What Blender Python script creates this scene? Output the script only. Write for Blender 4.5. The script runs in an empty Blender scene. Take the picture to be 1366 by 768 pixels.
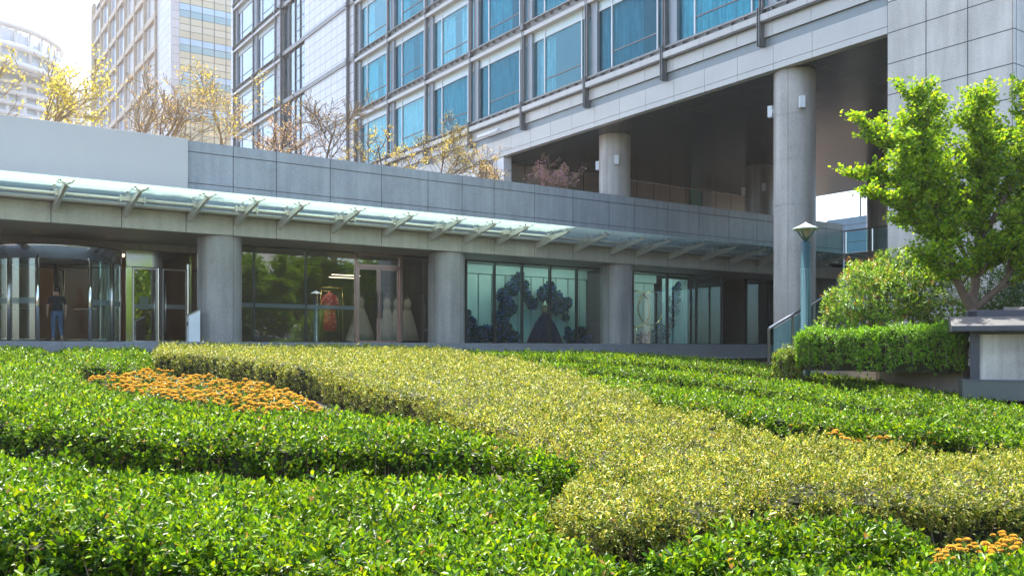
import bpy, math, random
import numpy as np
from mathutils import Vector, Matrix, Quaternion

random.seed(7)
rng = np.random.default_rng(11)
PI = math.pi
scene = bpy.context.scene
COL = scene.collection

# ------------------------------------------------------------------ camera
EYE = 1.6            # camera height above the near ground
F = 1199.0           # focal length in photo pixels (photo 1366 wide)
UC, VH = 683.0, 466.0
cam_data = bpy.data.cameras.new('camera')
cam = bpy.data.objects.new('camera', cam_data)
COL.objects.link(cam)
cam.location = (0, 0, EYE)
cam.rotation_euler = (PI / 2, 0, 0)
cam_data.sensor_width = 36.0
cam_data.lens = 36.0 * F / 1366.0
cam_data.shift_y = (VH - 384.0) / 1366.0
cam_data.clip_start = 0.05
cam_data.clip_end = 6000
scene.camera = cam

# ------------------------------------------------------------------ light
SUN_DIR = Vector((-0.160, 0.400, 1.0)).normalized()     # towards the sun
SUN_EL = math.asin(SUN_DIR.z)
SUN_AZ = math.atan2(SUN_DIR.x, SUN_DIR.y)               # clockwise from +Y
world = bpy.data.worlds.new('World')
scene.world = world
world.use_nodes = True
wn = world.node_tree
sky = wn.nodes.new('ShaderNodeTexSky')
sky.sky_type = 'NISHITA'
sky.sun_disc = False
sky.sun_elevation = SUN_EL
sky.sun_rotation = SUN_AZ
sky.air_density = 1.0
sky.dust_density = 2.0
sky.ozone_density = 1.0
bg = wn.nodes['Background']
wn.links.new(sky.outputs[0], bg.inputs[0])
bg.inputs[1].default_value = 0.15
sun_data = bpy.data.lights.new('sun', 'SUN')
sun_data.energy = 4.3
sun_data.angle = math.radians(0.5)
sun_data.color = (1.0, 0.95, 0.86)
sun = bpy.data.objects.new('sun', sun_data)
COL.objects.link(sun)
sun.location = (0, 0, 60)
sun.rotation_euler = (-SUN_DIR).to_track_quat('-Z', 'Y').to_euler()

scene.view_settings.view_transform = 'Standard'
scene.view_settings.look = 'None'
scene.view_settings.exposure = 1.85
scene.view_settings.gamma = 1.0
scene.view_settings.use_curve_mapping = False
scene.render.engine = 'CYCLES'
scene.cycles.use_denoising = True
scene.cycles.max_bounces = 7
scene.cycles.diffuse_bounces = 3
scene.cycles.glossy_bounces = 4
scene.cycles.transmission_bounces = 5
scene.cycles.transparent_max_bounces = 12
scene.cycles.sample_clamp_indirect = 6.0
scene.cycles.caustics_reflective = False
scene.cycles.caustics_refractive = False

# ------------------------------------------------------------------ frames
# two building directions measured from the photograph (they are square to each other)
D1 = np.array([1747.0, 1199.0]) / math.hypot(1747, 1199)       # along the podium front, to the right
IN1 = np.array([-D1[1], D1[0]])                                # into the podium
P0 = np.array([(293 - UC) / F * 28.6, 28.6])                   # axis of the first round podium column
ROT_P = math.atan2(D1[1], D1[0])
TX = np.array([0.566, -0.8245])                                # along the tower front, towards the right/near
TI = np.array([0.8245, 0.566])                                 # into the tower
T0 = np.array([(1187 - UC) / F * 26.28, 26.28])                # tower front at the pier
ROT_T = math.atan2(TX[1], TX[0])

def pu(u, y=0.0):
    a = (u - UC) / F
    q = P0 + y * IN1
    return (a * q[1] - q[0]) / (D1[0] - a * D1[1])

def pw(x, y):
    return P0 + x * D1 + y * IN1

def tu(u, y=0.0):
    a = (u - UC) / F
    q = T0 + y * TI
    return (a * q[1] - q[0]) / (TX[0] - a * TX[1])

def tw(x, y):
    return T0 + x * TX + y * TI

def top_plane(X, Y):
    return 0.5 - 0.033 * X + 0.044 * (Y - 4.0)

def ground_z(X, Y):
    return np.clip(top_plane(np.clip(X, -40, 40), Y) - 0.38, -0.6, 1.25)

def G(u, v, dz=0.0):
    """the place on the sloping hedge-top plane (shifted by dz) that the photo shows at u, v"""
    a = (u - UC) / F
    b = (VH - v) / F
    Y = (1.276 - dz) / (0.044 - 0.033 * a - b)
    return (a * Y, Y)

def at(u, v, Z):
    return Vector(((u - UC) / F * Z, Z, EYE + (VH - v) / F * Z))

# ------------------------------------------------------------------ materials
def new_mat(name):
    m = bpy.data.materials.new(name)
    m.use_nodes = True
    nt = m.node_tree
    return m, nt, nt.nodes['Principled BSDF']

def N(nt, kind, **kw):
    n = nt.nodes.new(kind)
    for k, v in kw.items():
        setattr(n, k, v)
    return n

def plain(name, col, rough=0.5, metal=0.0, var=0.12, scale=3.0, spec=0.5, bump=0.0, streak=0.0):
    """one material with uneven tone: broad blotches, fine grain and optional vertical streaks of weather or painted pleat shade"""
    m, nt, b = new_mat(name)
    b.inputs['Roughness'].default_value = rough
    b.inputs['Metallic'].default_value = metal
    b.inputs['Specular IOR Level'].default_value = spec
    tc = N(nt, 'ShaderNodeTexCoord')
    n1 = N(nt, 'ShaderNodeTexNoise'); n1.inputs['Scale'].default_value = scale; n1.inputs['Detail'].default_value = 5
    n2 = N(nt, 'ShaderNodeTexNoise'); n2.inputs['Scale'].default_value = scale * 22; n2.inputs['Detail'].default_value = 2
    nt.links.new(tc.outputs['Object'], n1.inputs['Vector'])
    nt.links.new(tc.outputs['Object'], n2.inputs['Vector'])
    add = N(nt, 'ShaderNodeMath', operation='MULTIPLY_ADD')
    nt.links.new(n2.outputs[0], add.inputs[0]); add.inputs[1].default_value = 0.5
    nt.links.new(n1.outputs[0], add.inputs[2])
    last = add.outputs[0]
    if streak:
        mp = N(nt, 'ShaderNodeMapping'); mp.inputs['Scale'].default_value = (5, 5, 0.35)
        n3 = N(nt, 'ShaderNodeTexNoise'); n3.inputs['Scale'].default_value = 1.6; n3.inputs['Detail'].default_value = 4
        nt.links.new(tc.outputs['Object'], mp.inputs[0]); nt.links.new(mp.outputs[0], n3.inputs['Vector'])
        s = N(nt, 'ShaderNodeMath', operation='MULTIPLY_ADD')
        nt.links.new(n3.outputs[0], s.inputs[0]); s.inputs[1].default_value = streak
        nt.links.new(last, s.inputs[2]); last = s.outputs[0]
    mr = N(nt, 'ShaderNodeMapRange')
    mid = 0.75 + streak * 0.5
    mr.inputs[1].default_value = mid - 0.35; mr.inputs[2].default_value = mid + 0.35
    mr.inputs[3].default_value = 1 - var; mr.inputs[4].default_value = 1 + var
    nt.links.new(last, mr.inputs[0])
    mul = N(nt, 'ShaderNodeVectorMath', operation='SCALE'); mul.inputs[0].default_value = col[:3]
    nt.links.new(mr.outputs[0], mul.inputs['Scale'])
    nt.links.new(mul.outputs[0], b.inputs['Base Color'])
    if bump:
        bp = N(nt, 'ShaderNodeBump'); bp.inputs['Strength'].default_value = bump; bp.inputs['Distance'].default_value = 0.01
        nt.links.new(n2.outputs[0], bp.inputs['Height']); nt.links.new(bp.outputs[0], b.inputs['Normal'])
    return m

def granite(name, col, rough=0.35, var=0.16, panel=None, jointcol=(0.03, 0.03, 0.03), axis='x', off=(0, 0), joint=0.012, tone=0.06):
    """speckled stone; panel=(w,h) adds square panel joints and a small tone change from panel to panel"""
    m, nt, b = new_mat(name)
    b.inputs['Roughness'].default_value = rough
    tc = N(nt, 'ShaderNodeTexCoord')
    vo = N(nt, 'ShaderNodeTexNoise'); vo.inputs['Scale'].default_value = 26; vo.inputs['Detail'].default_value = 3
    n1 = N(nt, 'ShaderNodeTexNoise'); n1.inputs['Scale'].default_value = 0.7; n1.inputs['Detail'].default_value = 5
    mp = N(nt, 'ShaderNodeMapping'); mp.inputs['Scale'].default_value = (3.5, 3.5, 0.3)
    n3 = N(nt, 'ShaderNodeTexNoise'); n3.inputs['Scale'].default_value = 1.2; n3.inputs['Detail'].default_value = 4
    nt.links.new(tc.outputs['Object'], vo.inputs['Vector'])
    nt.links.new(tc.outputs['Object'], n1.inputs['Vector'])
    nt.links.new(tc.outputs['Object'], mp.inputs[0]); nt.links.new(mp.outputs[0], n3.inputs['Vector'])
    a1 = N(nt, 'ShaderNodeMath', operation='ADD'); nt.links.new(n1.outputs[0], a1.inputs[0]); nt.links.new(n3.outputs[0], a1.inputs[1])
    a2 = N(nt, 'ShaderNodeMath', operation='MULTIPLY_ADD'); nt.links.new(vo.outputs[0], a2.inputs[0]); a2.inputs[1].default_value = 0.9
    nt.links.new(a1.outputs[0], a2.inputs[2])
    mr = N(nt, 'ShaderNodeMapRange')
    mr.inputs[1].default_value = 1.05; mr.inputs[2].default_value = 1.85
    mr.inputs[3].default_value = 1 - var; mr.inputs[4].default_value = 1 + var
    nt.links.new(a2.outputs[0], mr.inputs[0])
    mul = N(nt, 'ShaderNodeVectorMath', operation='SCALE'); mul.inputs[0].default_value = col[:3]
    nt.links.new(mr.outputs[0], mul.inputs['Scale'])
    out = mul.outputs[0]
    if panel:
        sp = N(nt, 'ShaderNodeSeparateXYZ'); nt.links.new(tc.outputs['Object'], sp.inputs[0])
        cb = N(nt, 'ShaderNodeCombineXYZ')
        if axis == 'xy':
            nt.links.new(sp.outputs[0], cb.inputs[0]); nt.links.new(sp.outputs[1], cb.inputs[1])
        else:
            nt.links.new(sp.outputs[0 if axis == 'x' else 1], cb.inputs[0]); nt.links.new(sp.outputs[2], cb.inputs[1])
        of = N(nt, 'ShaderNodeVectorMath', operation='ADD'); of.inputs[1].default_value = (off[0] + 400 * panel[0], off[1] + 400 * panel[1], 0)
        nt.links.new(cb.outputs[0], of.inputs[0])
        br = N(nt, 'ShaderNodeTexBrick'); br.offset = 0.0; br.squash = 1.0
        br.inputs['Scale'].default_value = 1.0
        br.inputs['Mortar Size'].default_value = joint
        br.inputs['Mortar Smooth'].default_value = 0.0
        br.inputs['Brick Width'].default_value = panel[0]; br.inputs['Row Height'].default_value = panel[1]
        br.inputs['Color1'].default_value = (1 - tone, 1 - tone, 1 - tone, 1)
        br.inputs['Color2'].default_value = (1 + tone, 1 + tone, 1 + tone, 1)
        br.inputs['Mortar'].default_value = (1, 1, 1, 1)
        nt.links.new(of.outputs[0], br.inputs['Vector'])
        m2 = N(nt, 'ShaderNodeVectorMath', operation='MULTIPLY')
        nt.links.new(out, m2.inputs[0]); nt.links.new(br.outputs['Color'], m2.inputs[1])
        mx = N(nt, 'ShaderNodeMix', data_type='RGBA')
        nt.links.new(br.outputs['Fac'], mx.inputs[0])
        nt.links.new(m2.outputs[0], mx.inputs[6]); mx.inputs[7].default_value = (*jointcol, 1)
        out = mx.outputs[2]
    nt.links.new(out, b.inputs['Base Color'])
    return m

def glass(name, tint, refl=1.0, graze=0.75, rough=0.0, body=0.0, bodycol=(0, 0, 0), wav=0.0, rcol=(0.95, 0.98, 1.0)):
    """thin sheet of tinted glass: clear straight on, a mirror at a slant"""
    m = bpy.data.materials.new(name); m.use_nodes = True
    nt = m.node_tree; nt.nodes.remove(nt.nodes['Principled BSDF'])
    out = nt.nodes['Material Output']
    tr = N(nt, 'ShaderNodeBsdfTransparent'); tr.inputs[0].default_value = (*[t ** 0.5 for t in tint], 1)   # each sheet has two faces
    gl = N(nt, 'ShaderNodeBsdfGlossy'); gl.inputs['Roughness'].default_value = rough
    gl.inputs[0].default_value = (*rcol, 1)
    lw = N(nt, 'ShaderNodeLayerWeight'); lw.inputs[0].default_value = 0.5
    pw_ = N(nt, 'ShaderNodeMath', operation='POWER'); pw_.inputs[1].default_value = 4.0
    nt.links.new(lw.outputs['Facing'], pw_.inputs[0])
    mu = N(nt, 'ShaderNodeMath', operation='MULTIPLY_ADD'); mu.inputs[1].default_value = graze; mu.inputs[2].default_value = 0.06 * refl; mu.use_clamp = True
    nt.links.new(pw_.outputs[0], mu.inputs[0])
    last = tr.outputs[0]
    if body:
        di = N(nt, 'ShaderNodeBsdfTranslucent'); di.inputs[0].default_value = (*bodycol, 1)
        df = N(nt, 'ShaderNodeBsdfDiffuse'); df.inputs[0].default_value = (*bodycol, 1)
        md = N(nt, 'ShaderNodeMixShader'); md.inputs[0].default_value = 0.3
        nt.links.new(di.outputs[0], md.inputs[1]); nt.links.new(df.outputs[0], md.inputs[2])
        mb = N(nt, 'ShaderNodeMixShader'); mb.inputs[0].default_value = body
        nt.links.new(last, mb.inputs[1]); nt.links.new(md.outputs[0], mb.inputs[2]); last = mb.outputs[0]
    mx = N(nt, 'ShaderNodeMixShader')
    nt.links.new(mu.outputs[0], mx.inputs[0]); nt.links.new(last, mx.inputs[1]); nt.links.new(gl.outputs[0], mx.inputs[2])
    if wav:
        tc = N(nt, 'ShaderNodeTexCoord')
        no = N(nt, 'ShaderNodeTexNoise'); no.inputs['Scale'].default_value = 0.5; no.inputs['Detail'].default_value = 1
        nt.links.new(tc.outputs['Object'], no.inputs['Vector'])
        bp = N(nt, 'ShaderNodeBump'); bp.inputs['Strength'].default_value = wav; bp.inputs['Distance'].default_value = 0.05
        nt.links.new(no.outputs[0], bp.inputs['Height'])
        nt.links.new(bp.outputs[0], gl.inputs['Normal'])
    nt.links.new(mx.outputs[0], out.inputs[0])
    return m

def leaf_mat(name, trans=0.38, rough=0.33, boost=(1.45, 1.25, 0.45), spec=0.22):
    m, nt, b = new_mat(name)
    at_ = N(nt, 'ShaderNodeAttribute', attribute_name='tint')
    nt.links.new(at_.outputs['Color'], b.inputs['Base Color'])
    b.inputs['Roughness'].default_value = rough
    b.inputs['Specular IOR Level'].default_value = spec
    tl = N(nt, 'ShaderNodeBsdfTranslucent')
    mu = N(nt, 'ShaderNodeVectorMath', operation='MULTIPLY'); mu.inputs[1].default_value = boost
    nt.links.new(at_.outputs['Color'], mu.inputs[0]); nt.links.new(mu.outputs[0], tl.inputs[0])
    mx = N(nt, 'ShaderNodeMixShader'); mx.inputs[0].default_value = trans
    nt.links.new(b.outputs[0], mx.inputs[1]); nt.links.new(tl.outputs[0], mx.inputs[2])
    nt.links.new(mx.outputs[0], nt.nodes['Material Output'].inputs[0])
    return m

def emit(name, col, strength):
    m = bpy.data.materials.new(name); m.use_nodes = True
    nt = m.node_tree; nt.nodes.remove(nt.nodes['Principled BSDF'])
    e = N(nt, 'ShaderNodeEmission'); e.inputs[0].default_value = (*col, 1); e.inputs[1].default_value = strength
    nt.links.new(e.outputs[0], nt.nodes['Material Output'].inputs[0])
    return m

M = {}
M['soil'] = plain('soil', (0.075, 0.055, 0.04), 0.95, var=0.45, scale=1.3, bump=0.6)
M['paving'] = granite('paving', (0.26, 0.25, 0.24), 0.7, panel=(0.6, 0.6), axis='xy')
M['stone_beam'] = granite('stone_beam', (0.44, 0.41, 0.36), 0.45, var=0.22)
M['stone_parapet'] = granite('stone_parapet', (0.30, 0.33, 0.35), 0.3, var=0.24)
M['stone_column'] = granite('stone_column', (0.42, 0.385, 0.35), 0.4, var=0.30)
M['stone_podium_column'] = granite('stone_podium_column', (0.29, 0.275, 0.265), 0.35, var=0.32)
M['stone_step'] = granite('stone_step', (0.22, 0.23, 0.24), 0.45)
M['soffit_stone'] = plain('soffit_stone', (0.30, 0.25, 0.20), 0.45, var=0.1, scale=1.0)
M['joint'] = plain('joint', (0.05, 0.048, 0.045), 0.9)
M['sign_panel'] = plain('sign_panel', (0.56, 0.54, 0.52), 0.5, var=0.03, scale=0.4)
M['fascia'] = plain('fascia', (0.48, 0.46, 0.43), 0.38, metal=0.15, var=0.10, scale=0.6, streak=0.3)
M['fascia_strip'] = plain('fascia_strip', (0.24, 0.27, 0.28), 0.5, metal=0.3, var=0.08)
M['steel_dark'] = plain('steel_dark', (0.17, 0.17, 0.17), 0.45, metal=0.4, var=0.15)
M['steel_sill'] = plain('steel_sill', (0.27, 0.265, 0.25), 0.5, metal=0.3, var=0.2, scale=2.0)
M['fin'] = plain('fin', (0.29, 0.31, 0.33), 0.4, metal=0.3, var=0.06)
M['white_metal'] = plain('white_metal', (0.72, 0.74, 0.76), 0.4, var=0.05)
M['pale_steel'] = plain('pale_steel', (0.62, 0.59, 0.55), 0.4, metal=0.2, var=0.1, scale=4.0)
M['chrome'] = plain('chrome', (0.72, 0.72, 0.72), 0.09, metal=1.0, var=0.04)
M['brushed'] = plain('brushed', (0.55, 0.54, 0.52), 0.28, metal=1.0, var=0.06)
M['rose_metal'] = plain('rose_metal', (0.55, 0.38, 0.34), 0.25, metal=0.8, var=0.08)
M['gold_metal'] = plain('gold_metal', (0.62, 0.45, 0.17), 0.25, metal=1.0, var=0.05)
M['mullion_dark'] = plain('mullion_dark', (0.05, 0.06, 0.06), 0.4, metal=0.4)
M['pier_tile'] = granite('pier_tile', (0.52, 0.49, 0.45), 0.45, var=0.26, panel=(1.19, 0.9), off=(0, 0.0), joint=0.014, tone=0.03)
M['pier_tile_side'] = granite('pier_tile_side', (0.52, 0.49, 0.45), 0.45, var=0.26, panel=(1.19, 0.9), axis='y', joint=0.014, tone=0.03)
M['white_tile'] = granite('white_tile', (0.66, 0.66, 0.67), 0.3, var=0.05, panel=(0.95, 0.60), joint=0.02, jointcol=(0.22, 0.21, 0.21), tone=0.03)
M['beige_tile'] = granite('beige_tile', (0.36, 0.32, 0.27), 0.5, var=0.1, panel=(1.25, 1.2), joint=0.02)
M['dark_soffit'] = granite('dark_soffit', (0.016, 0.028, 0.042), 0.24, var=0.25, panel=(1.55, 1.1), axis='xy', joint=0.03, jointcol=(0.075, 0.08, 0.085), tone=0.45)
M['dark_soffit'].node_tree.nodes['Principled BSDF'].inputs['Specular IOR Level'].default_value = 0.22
M['dark_room'] = plain('dark_room', (0.10, 0.085, 0.07), 0.8)
M['room_wall'] = plain('room_wall', (0.35, 0.33, 0.30), 0.8)
M['curtain'] = plain('curtain', (0.62, 0.70, 0.72), 0.8, var=0.05)
M['hotel_curtain'] = plain('hotel_curtain', (0.58, 0.66, 0.68), 0.8, var=0.42, scale=0.15, streak=1.6)  # streaks paint the light and shade of the pleats into the cloth
_nt = M['hotel_curtain'].node_tree; _b = _nt.nodes['Principled BSDF']
_oi = N(_nt, 'ShaderNodeObjectInfo'); _mr = N(_nt, 'ShaderNodeMapRange'); _mr.inputs[3].default_value = 0.45; _mr.inputs[4].default_value = 1.15
_sc = N(_nt, 'ShaderNodeVectorMath', operation='SCALE')
_nt.links.new(_oi.outputs['Random'], _mr.inputs[0]); _nt.links.new(_mr.outputs[0], _sc.inputs['Scale'])
_nt.links.new(_b.inputs['Base Color'].links[0].from_socket, _sc.inputs[0]); _nt.links.new(_sc.outputs[0], _b.inputs['Base Color'])
M['spandrel'] = plain('spandrel', (0.58, 0.70, 0.72), 0.25, var=0.04, scale=0.8)
M['tower_glass'] = glass('tower_glass', (0.20, 0.68, 0.78), refl=1.2, wav=0.05, rcol=(0.42, 0.74, 0.80))
M['tower_glass_deep'] = glass('tower_glass_deep', (0.13, 0.52, 0.62), refl=1.2, wav=0.05, rcol=(0.34, 0.64, 0.72))
M['tower_glass_pale'] = glass('tower_glass_pale', (0.34, 0.76, 0.82), refl=1.5, wav=0.05, rcol=(0.55, 0.82, 0.88))
M['pale_glass'] = glass('pale_glass', (0.45, 0.62, 0.72), refl=2.3, wav=0.03)
M['shop_glass'] = glass('shop_glass', (0.74, 0.82, 0.78), refl=1.7, wav=0.012)
M['teal_glass'] = glass('teal_glass', (0.54, 0.84, 0.82), refl=1.0)
M['dark_glass'] = glass('dark_glass', (0.30, 0.45, 0.46), refl=1.2)
M['door_glass'] = glass('door_glass', (0.62, 0.78, 0.74), refl=2.0)
M['wing_glass'] = glass('wing_glass', (0.80, 0.90, 0.88), refl=0.15, graze=0.08)
M['rail_glass'] = glass('rail_glass', (0.42, 0.74, 0.76), refl=1.0)
M['canopy_glass'] = glass('canopy_glass', (0.24, 0.58, 0.52), refl=0.7, rough=0.05, body=0.60, bodycol=(0.88, 0.94, 0.90))
M['frost'] = glass('frost', (0.75, 0.86, 0.86), refl=0.5, body=0.45, bodycol=(0.6, 0.72, 0.75))
M['bark'] = plain('bark', (0.16, 0.11, 0.075), 0.9, var=0.3, scale=8, bump=0.5)
M['bark_pale'] = plain('bark_pale', (0.36, 0.27, 0.18), 0.9, var=0.25, scale=8, bump=0.4)
M['leaf'] = leaf_mat('leaf')
M['leaf_thin'] = leaf_mat('leaf_thin', trans=0.55, rough=0.5)
M['petal'] = leaf_mat('petal', trans=0.3, rough=0.6, boost=(1.1, 1.0, 0.9), spec=0.2)
M['twig'] = leaf_mat('twig', trans=0.0, rough=0.9, spec=0.1)
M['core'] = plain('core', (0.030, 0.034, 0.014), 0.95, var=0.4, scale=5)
M['lamp_teal'] = plain('lamp_teal', (0.006, 0.070, 0.085), 0.4, metal=0.0, var=0.1)
M['lamp_cap'] = plain('lamp_cap', (0.62, 0.72, 0.72), 0.35, var=0.05)
M['plaster'] = plain('plaster', (0.50, 0.47, 0.43), 0.85, var=0.36, scale=1.6, streak=0.9)
M['kerb_brown'] = granite('kerb_brown', (0.24, 0.19, 0.16), 0.6)
M['dark_metal_plinth'] = plain('dark_metal_plinth', (0.10, 0.115, 0.13), 0.3, metal=0.5, var=0.25, scale=1.5)
M['slate'] = plain('slate', (0.085, 0.082, 0.08), 0.6, var=0.35, scale=2.2, bump=0.3)
M['slate_edge'] = plain('slate_edge', (0.055, 0.06, 0.075), 0.5, var=0.2)
M['wood_dark'] = plain('wood_dark', (0.10, 0.045, 0.02), 0.35, var=0.3, scale=1.5)
M['backdrop'] = plain('backdrop', (0.72, 0.78, 0.74), 0.6, var=0.04)
M['shop_wall'] = plain('shop_wall', (0.13, 0.12, 0.11), 0.7)
M['carpet'] = plain('carpet', (0.16, 0.14, 0.12), 0.9)

# ------------------------------------------------------------------ mesh helpers
class MB:
    """collects boxes, tubes, rings and free faces; build() links them as ONE mesh object"""
    def __init__(self):
        self.v, self.f, self.s = [], [], []
    def face(self, pts, smooth=False):
        i = len(self.v); self.v += [tuple(p) for p in pts]; self.f.append(tuple(range(i, i + len(pts)))); self.s.append(smooth)
    def box(self, x0, x1, y0, y1, z0, z1):
        i = len(self.v)
        self.v += [(x0, y0, z0), (x1, y0, z0), (x1, y1, z0), (x0, y1, z0), (x0, y0, z1), (x1, y0, z1), (x1, y1, z1), (x0, y1, z1)]
        for q in ((0, 3, 2, 1), (4, 5, 6, 7), (0, 1, 5, 4), (1, 2, 6, 5), (2, 3, 7, 6), (3, 0, 4, 7)):
            self.f.append(tuple(i + k for k in q)); self.s.append(False)
        return self
    def prism(self, poly, a0, a1, axis='x'):
        """poly in the plane square to axis, swept from a0 to a1"""
        def P(a, p):
            return (a, p[0], p[1]) if axis == 'x' else (p[0], a, p[1]) if axis == 'y' else (p[0], p[1], a)
        i = len(self.v); n = len(poly)
        self.v += [P(a0, p) for p in poly] + [P(a1, p) for p in poly]
        self.f += [tuple(i + k for k in range(n))[::-1], tuple(i + n + k for k in range(n))]; self.s += [False, False]
        for k in range(n):
            self.f.append((i + k, i + (k + 1) % n, i + n + (k + 1) % n, i + n + k)); self.s.append(False)
        return self
    def lathe(self, prof, cx=0, cy=0, n=32, caps=True, sx=1.0, sy=1.0, wob=None, smooth=True):
        i = len(self.v)
        for (r, z) in prof:
            for k in range(n):
                a = 2 * PI * k / n
                w = wob(a, z) if wob else 1.0
                self.v.append((cx + r * w * sx * math.cos(a), cy + r * w * sy * math.sin(a), z))
        for j in range(len(prof) - 1):
            for k in range(n):
                self.f.append((i + j * n + k, i + j * n + (k + 1) % n, i + (j + 1) * n + (k + 1) % n, i + (j + 1) * n + k)); self.s.append(smooth)
        if caps:
            self.f.append(tuple(i + k for k in range(n))[::-1]); self.s.append(False)
            self.f.append(tuple(i + (len(prof) - 1) * n + k for k in range(n))); self.s.append(False)
        return self
    def tube(self, pts, rad, n=8, caps=True):
        pts = [Vector(p) for p in pts]
        if not isinstance(rad, (list, tuple)):
            rad = [rad] * len(pts)
        i = len(self.v)
        prev = None
        for j, p in enumerate(pts):
            d = (pts[min(j + 1, len(pts) - 1)] - pts[max(j - 1, 0)]).normalized()
            ref = prev if prev is not None else (Vector((0, 0, 1)) if abs(d.z) < 0.9 else Vector((1, 0, 0)))
            a = (ref - d * ref.dot(d)).normalized(); prev = a
            b = d.cross(a)
            for k in range(n):
                t = 2 * PI * k / n
                self.v.append(tuple(p + (a * math.cos(t) + b * math.sin(t)) * rad[j]))
        for j in range(len(pts) - 1):
            for k in range(n):
                self.f.append((i + j * n + k, i + j * n + (k + 1) % n, i + (j + 1) * n + (k + 1) % n, i + (j + 1) * n + k)); self.s.append(True)
        if caps:
            self.f.append(tuple(i + k for k in range(n))[::-1]); self.s.append(False)
            self.f.append(tuple(i + (len(pts) - 1) * n + k for k in range(n))); self.s.append(False)
        return self
    def ring(self, c, R, r, axis='y', n=40, m=8):
        i = len(self.v)
        for k in range(n):
            a = 2 * PI * k / n
            for j in range(m):
                b = 2 * PI * j / m
                q = R + r * math.cos(b); w = r * math.sin(b)
                p = (q * math.cos(a), w, q * math.sin(a)) if axis == 'y' else (q * math.cos(a), q * math.sin(a), w)
                self.v.append((c[0] + p[0], c[1] + p[1], c[2] + p[2]))
        for k in range(n):
            for j in range(m):
                self.f.append((i + k * m + j, i + ((k + 1) % n) * m + j, i + ((k + 1) % n) * m + (j + 1) % m, i + k * m + (j + 1) % m)); self.s.append(True)
        return self
    def mesh(self, name, mat):
        me = bpy.data.meshes.new(name)
        me.from_pydata(self.v, [], self.f)
        me.polygons.foreach_set('use_smooth', self.s)
        me.materials.append(mat)
        me.update()
        return me
    def build(self, name, mat, parent=None, loc=(0, 0, 0), bevel=0.0):
        o = bpy.data.objects.new(name, self.mesh(name, mat))
        COL.objects.link(o); o.location = loc
        if parent: o.parent = parent
        if bevel:
            b = o.modifiers.new('bevel', 'BEVEL'); b.width = bevel; b.segments = 2; b.limit_method = 'ANGLE'
        return o

def tag(o, label=None, cat=None, group=None, kind=None):
    if label: o['label'] = label
    if cat: o['category'] = cat
    if group: o['group'] = group
    if kind: o['kind'] = kind
    return o

def empty(name, loc, rz=0.0, label=None, cat=None, group=None):
    o = bpy.data.objects.new(name, None); COL.objects.link(o)
    o.location = loc; o.rotation_euler = (0, 0, rz); o.empty_display_size = 0.3
    return tag(o, label, cat, group)

def copy_tree(o, parent=None):
    c = o.copy(); COL.objects.link(c)
    if parent: c.parent = parent
    for ch in list(o.children):
        copy_tree(ch, c)
    return c

def unit(a):
    return a / np.maximum(np.linalg.norm(a, axis=-1, keepdims=True), 1e-9)

def leaves(name, base, d, up, L, W, col, mat, parent=None, rich=True, droop=0.1, fold=0.12):
    """many small folded leaves as one mesh; colours are per-leaf tints"""
    base = np.asarray(base, float); n = len(base)
    d = unit(np.asarray(d, float)); side = unit(np.cross(d, up)); nr = np.cross(side, d)
    L = np.broadcast_to(np.asarray(L, float), (n,))[:, None]; W = np.broadcast_to(np.asarray(W, float), (n,))[:, None]
    if rich:
        V = np.stack([base,
                      base + d * L * 0.35 + side * W * 0.45 + nr * W * fold * 2,
                      base + d * L * 0.75 + side * W * 0.38 + nr * (W * fold * 1.6 - L * droop * 0.5),
                      base + d * L - nr * L * droop,
                      base + d * L * 0.75 - side * W * 0.38 + nr * (W * fold * 1.6 - L * droop * 0.5),
                      base + d * L * 0.35 - side * W * 0.45 + nr * W * fold * 2], axis=1)
        k = 6; quads = np.array([[0, 1, 2, 3], [0, 3, 4, 5]])
    else:
        V = np.stack([base, base + d * L * 0.5 + side * W * 0.5 + nr * W * fold, base + d * L - nr * L * droop,
                      base + d * L * 0.5 - side * W * 0.5 + nr * W * fold], axis=1)
        k = 4; quads = np.array([[0, 1, 2], [0, 2, 3]])
    q = quads.shape[1]
    idx = (np.arange(n)[:, None, None] * k + quads[None]).reshape(-1)
    me = bpy.data.meshes.new(name)
    me.vertices.add(n * k); me.vertices.foreach_set('co', V.reshape(-1).astype(np.float32))
    me.loops.add(len(idx)); me.loops.foreach_set('vertex_index', idx.astype(np.int32))
    npoly = n * len(quads)
    me.polygons.add(npoly)
    me.polygons.foreach_set('loop_start', (np.arange(npoly) * q).astype(np.int32))
    me.polygons.foreach_set('loop_total', np.full(npoly, q, np.int32))
    me.update(calc_edges=True)
    at_ = me.attributes.new('tint', 'FLOAT_COLOR', 'POINT')
    c = np.ones((n, k, 4), np.float32); c[:, :, :3] = np.asarray(col)[:, None, :]
    at_.data.foreach_set('color', c.reshape(-1))
    me.materials.append(mat)
    o = bpy.data.objects.new(name, me); COL.objects.link(o)
    if parent: o.parent = parent
    return o

def lump(X, Y, scale, seed):
    r = np.random.default_rng(seed); s = 0
    for k in range(7):
        a = r.uniform(0, 2 * PI); f = r.uniform(0.6, 1.9) / scale; p = r.uniform(0, 2 * PI)
        s = s + np.sin((X * math.cos(a) + Y * math.sin(a)) * f * 2 * PI + p)
    return s / 4.0

def pick(pal, n, jitter=0.18):
    """pal: list of (weight, colour) -> n colours with some scatter"""
    w = np.array([p[0] for p in pal], float); c = np.array([p[1] for p in pal], float)
    k = rng.choice(len(pal), n, p=w / w.sum())
    return c[k] * rng.uniform(1 - jitter, 1 + jitter, (n, 1)) * rng.uniform(0.94, 1.06, (n, 3))

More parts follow.
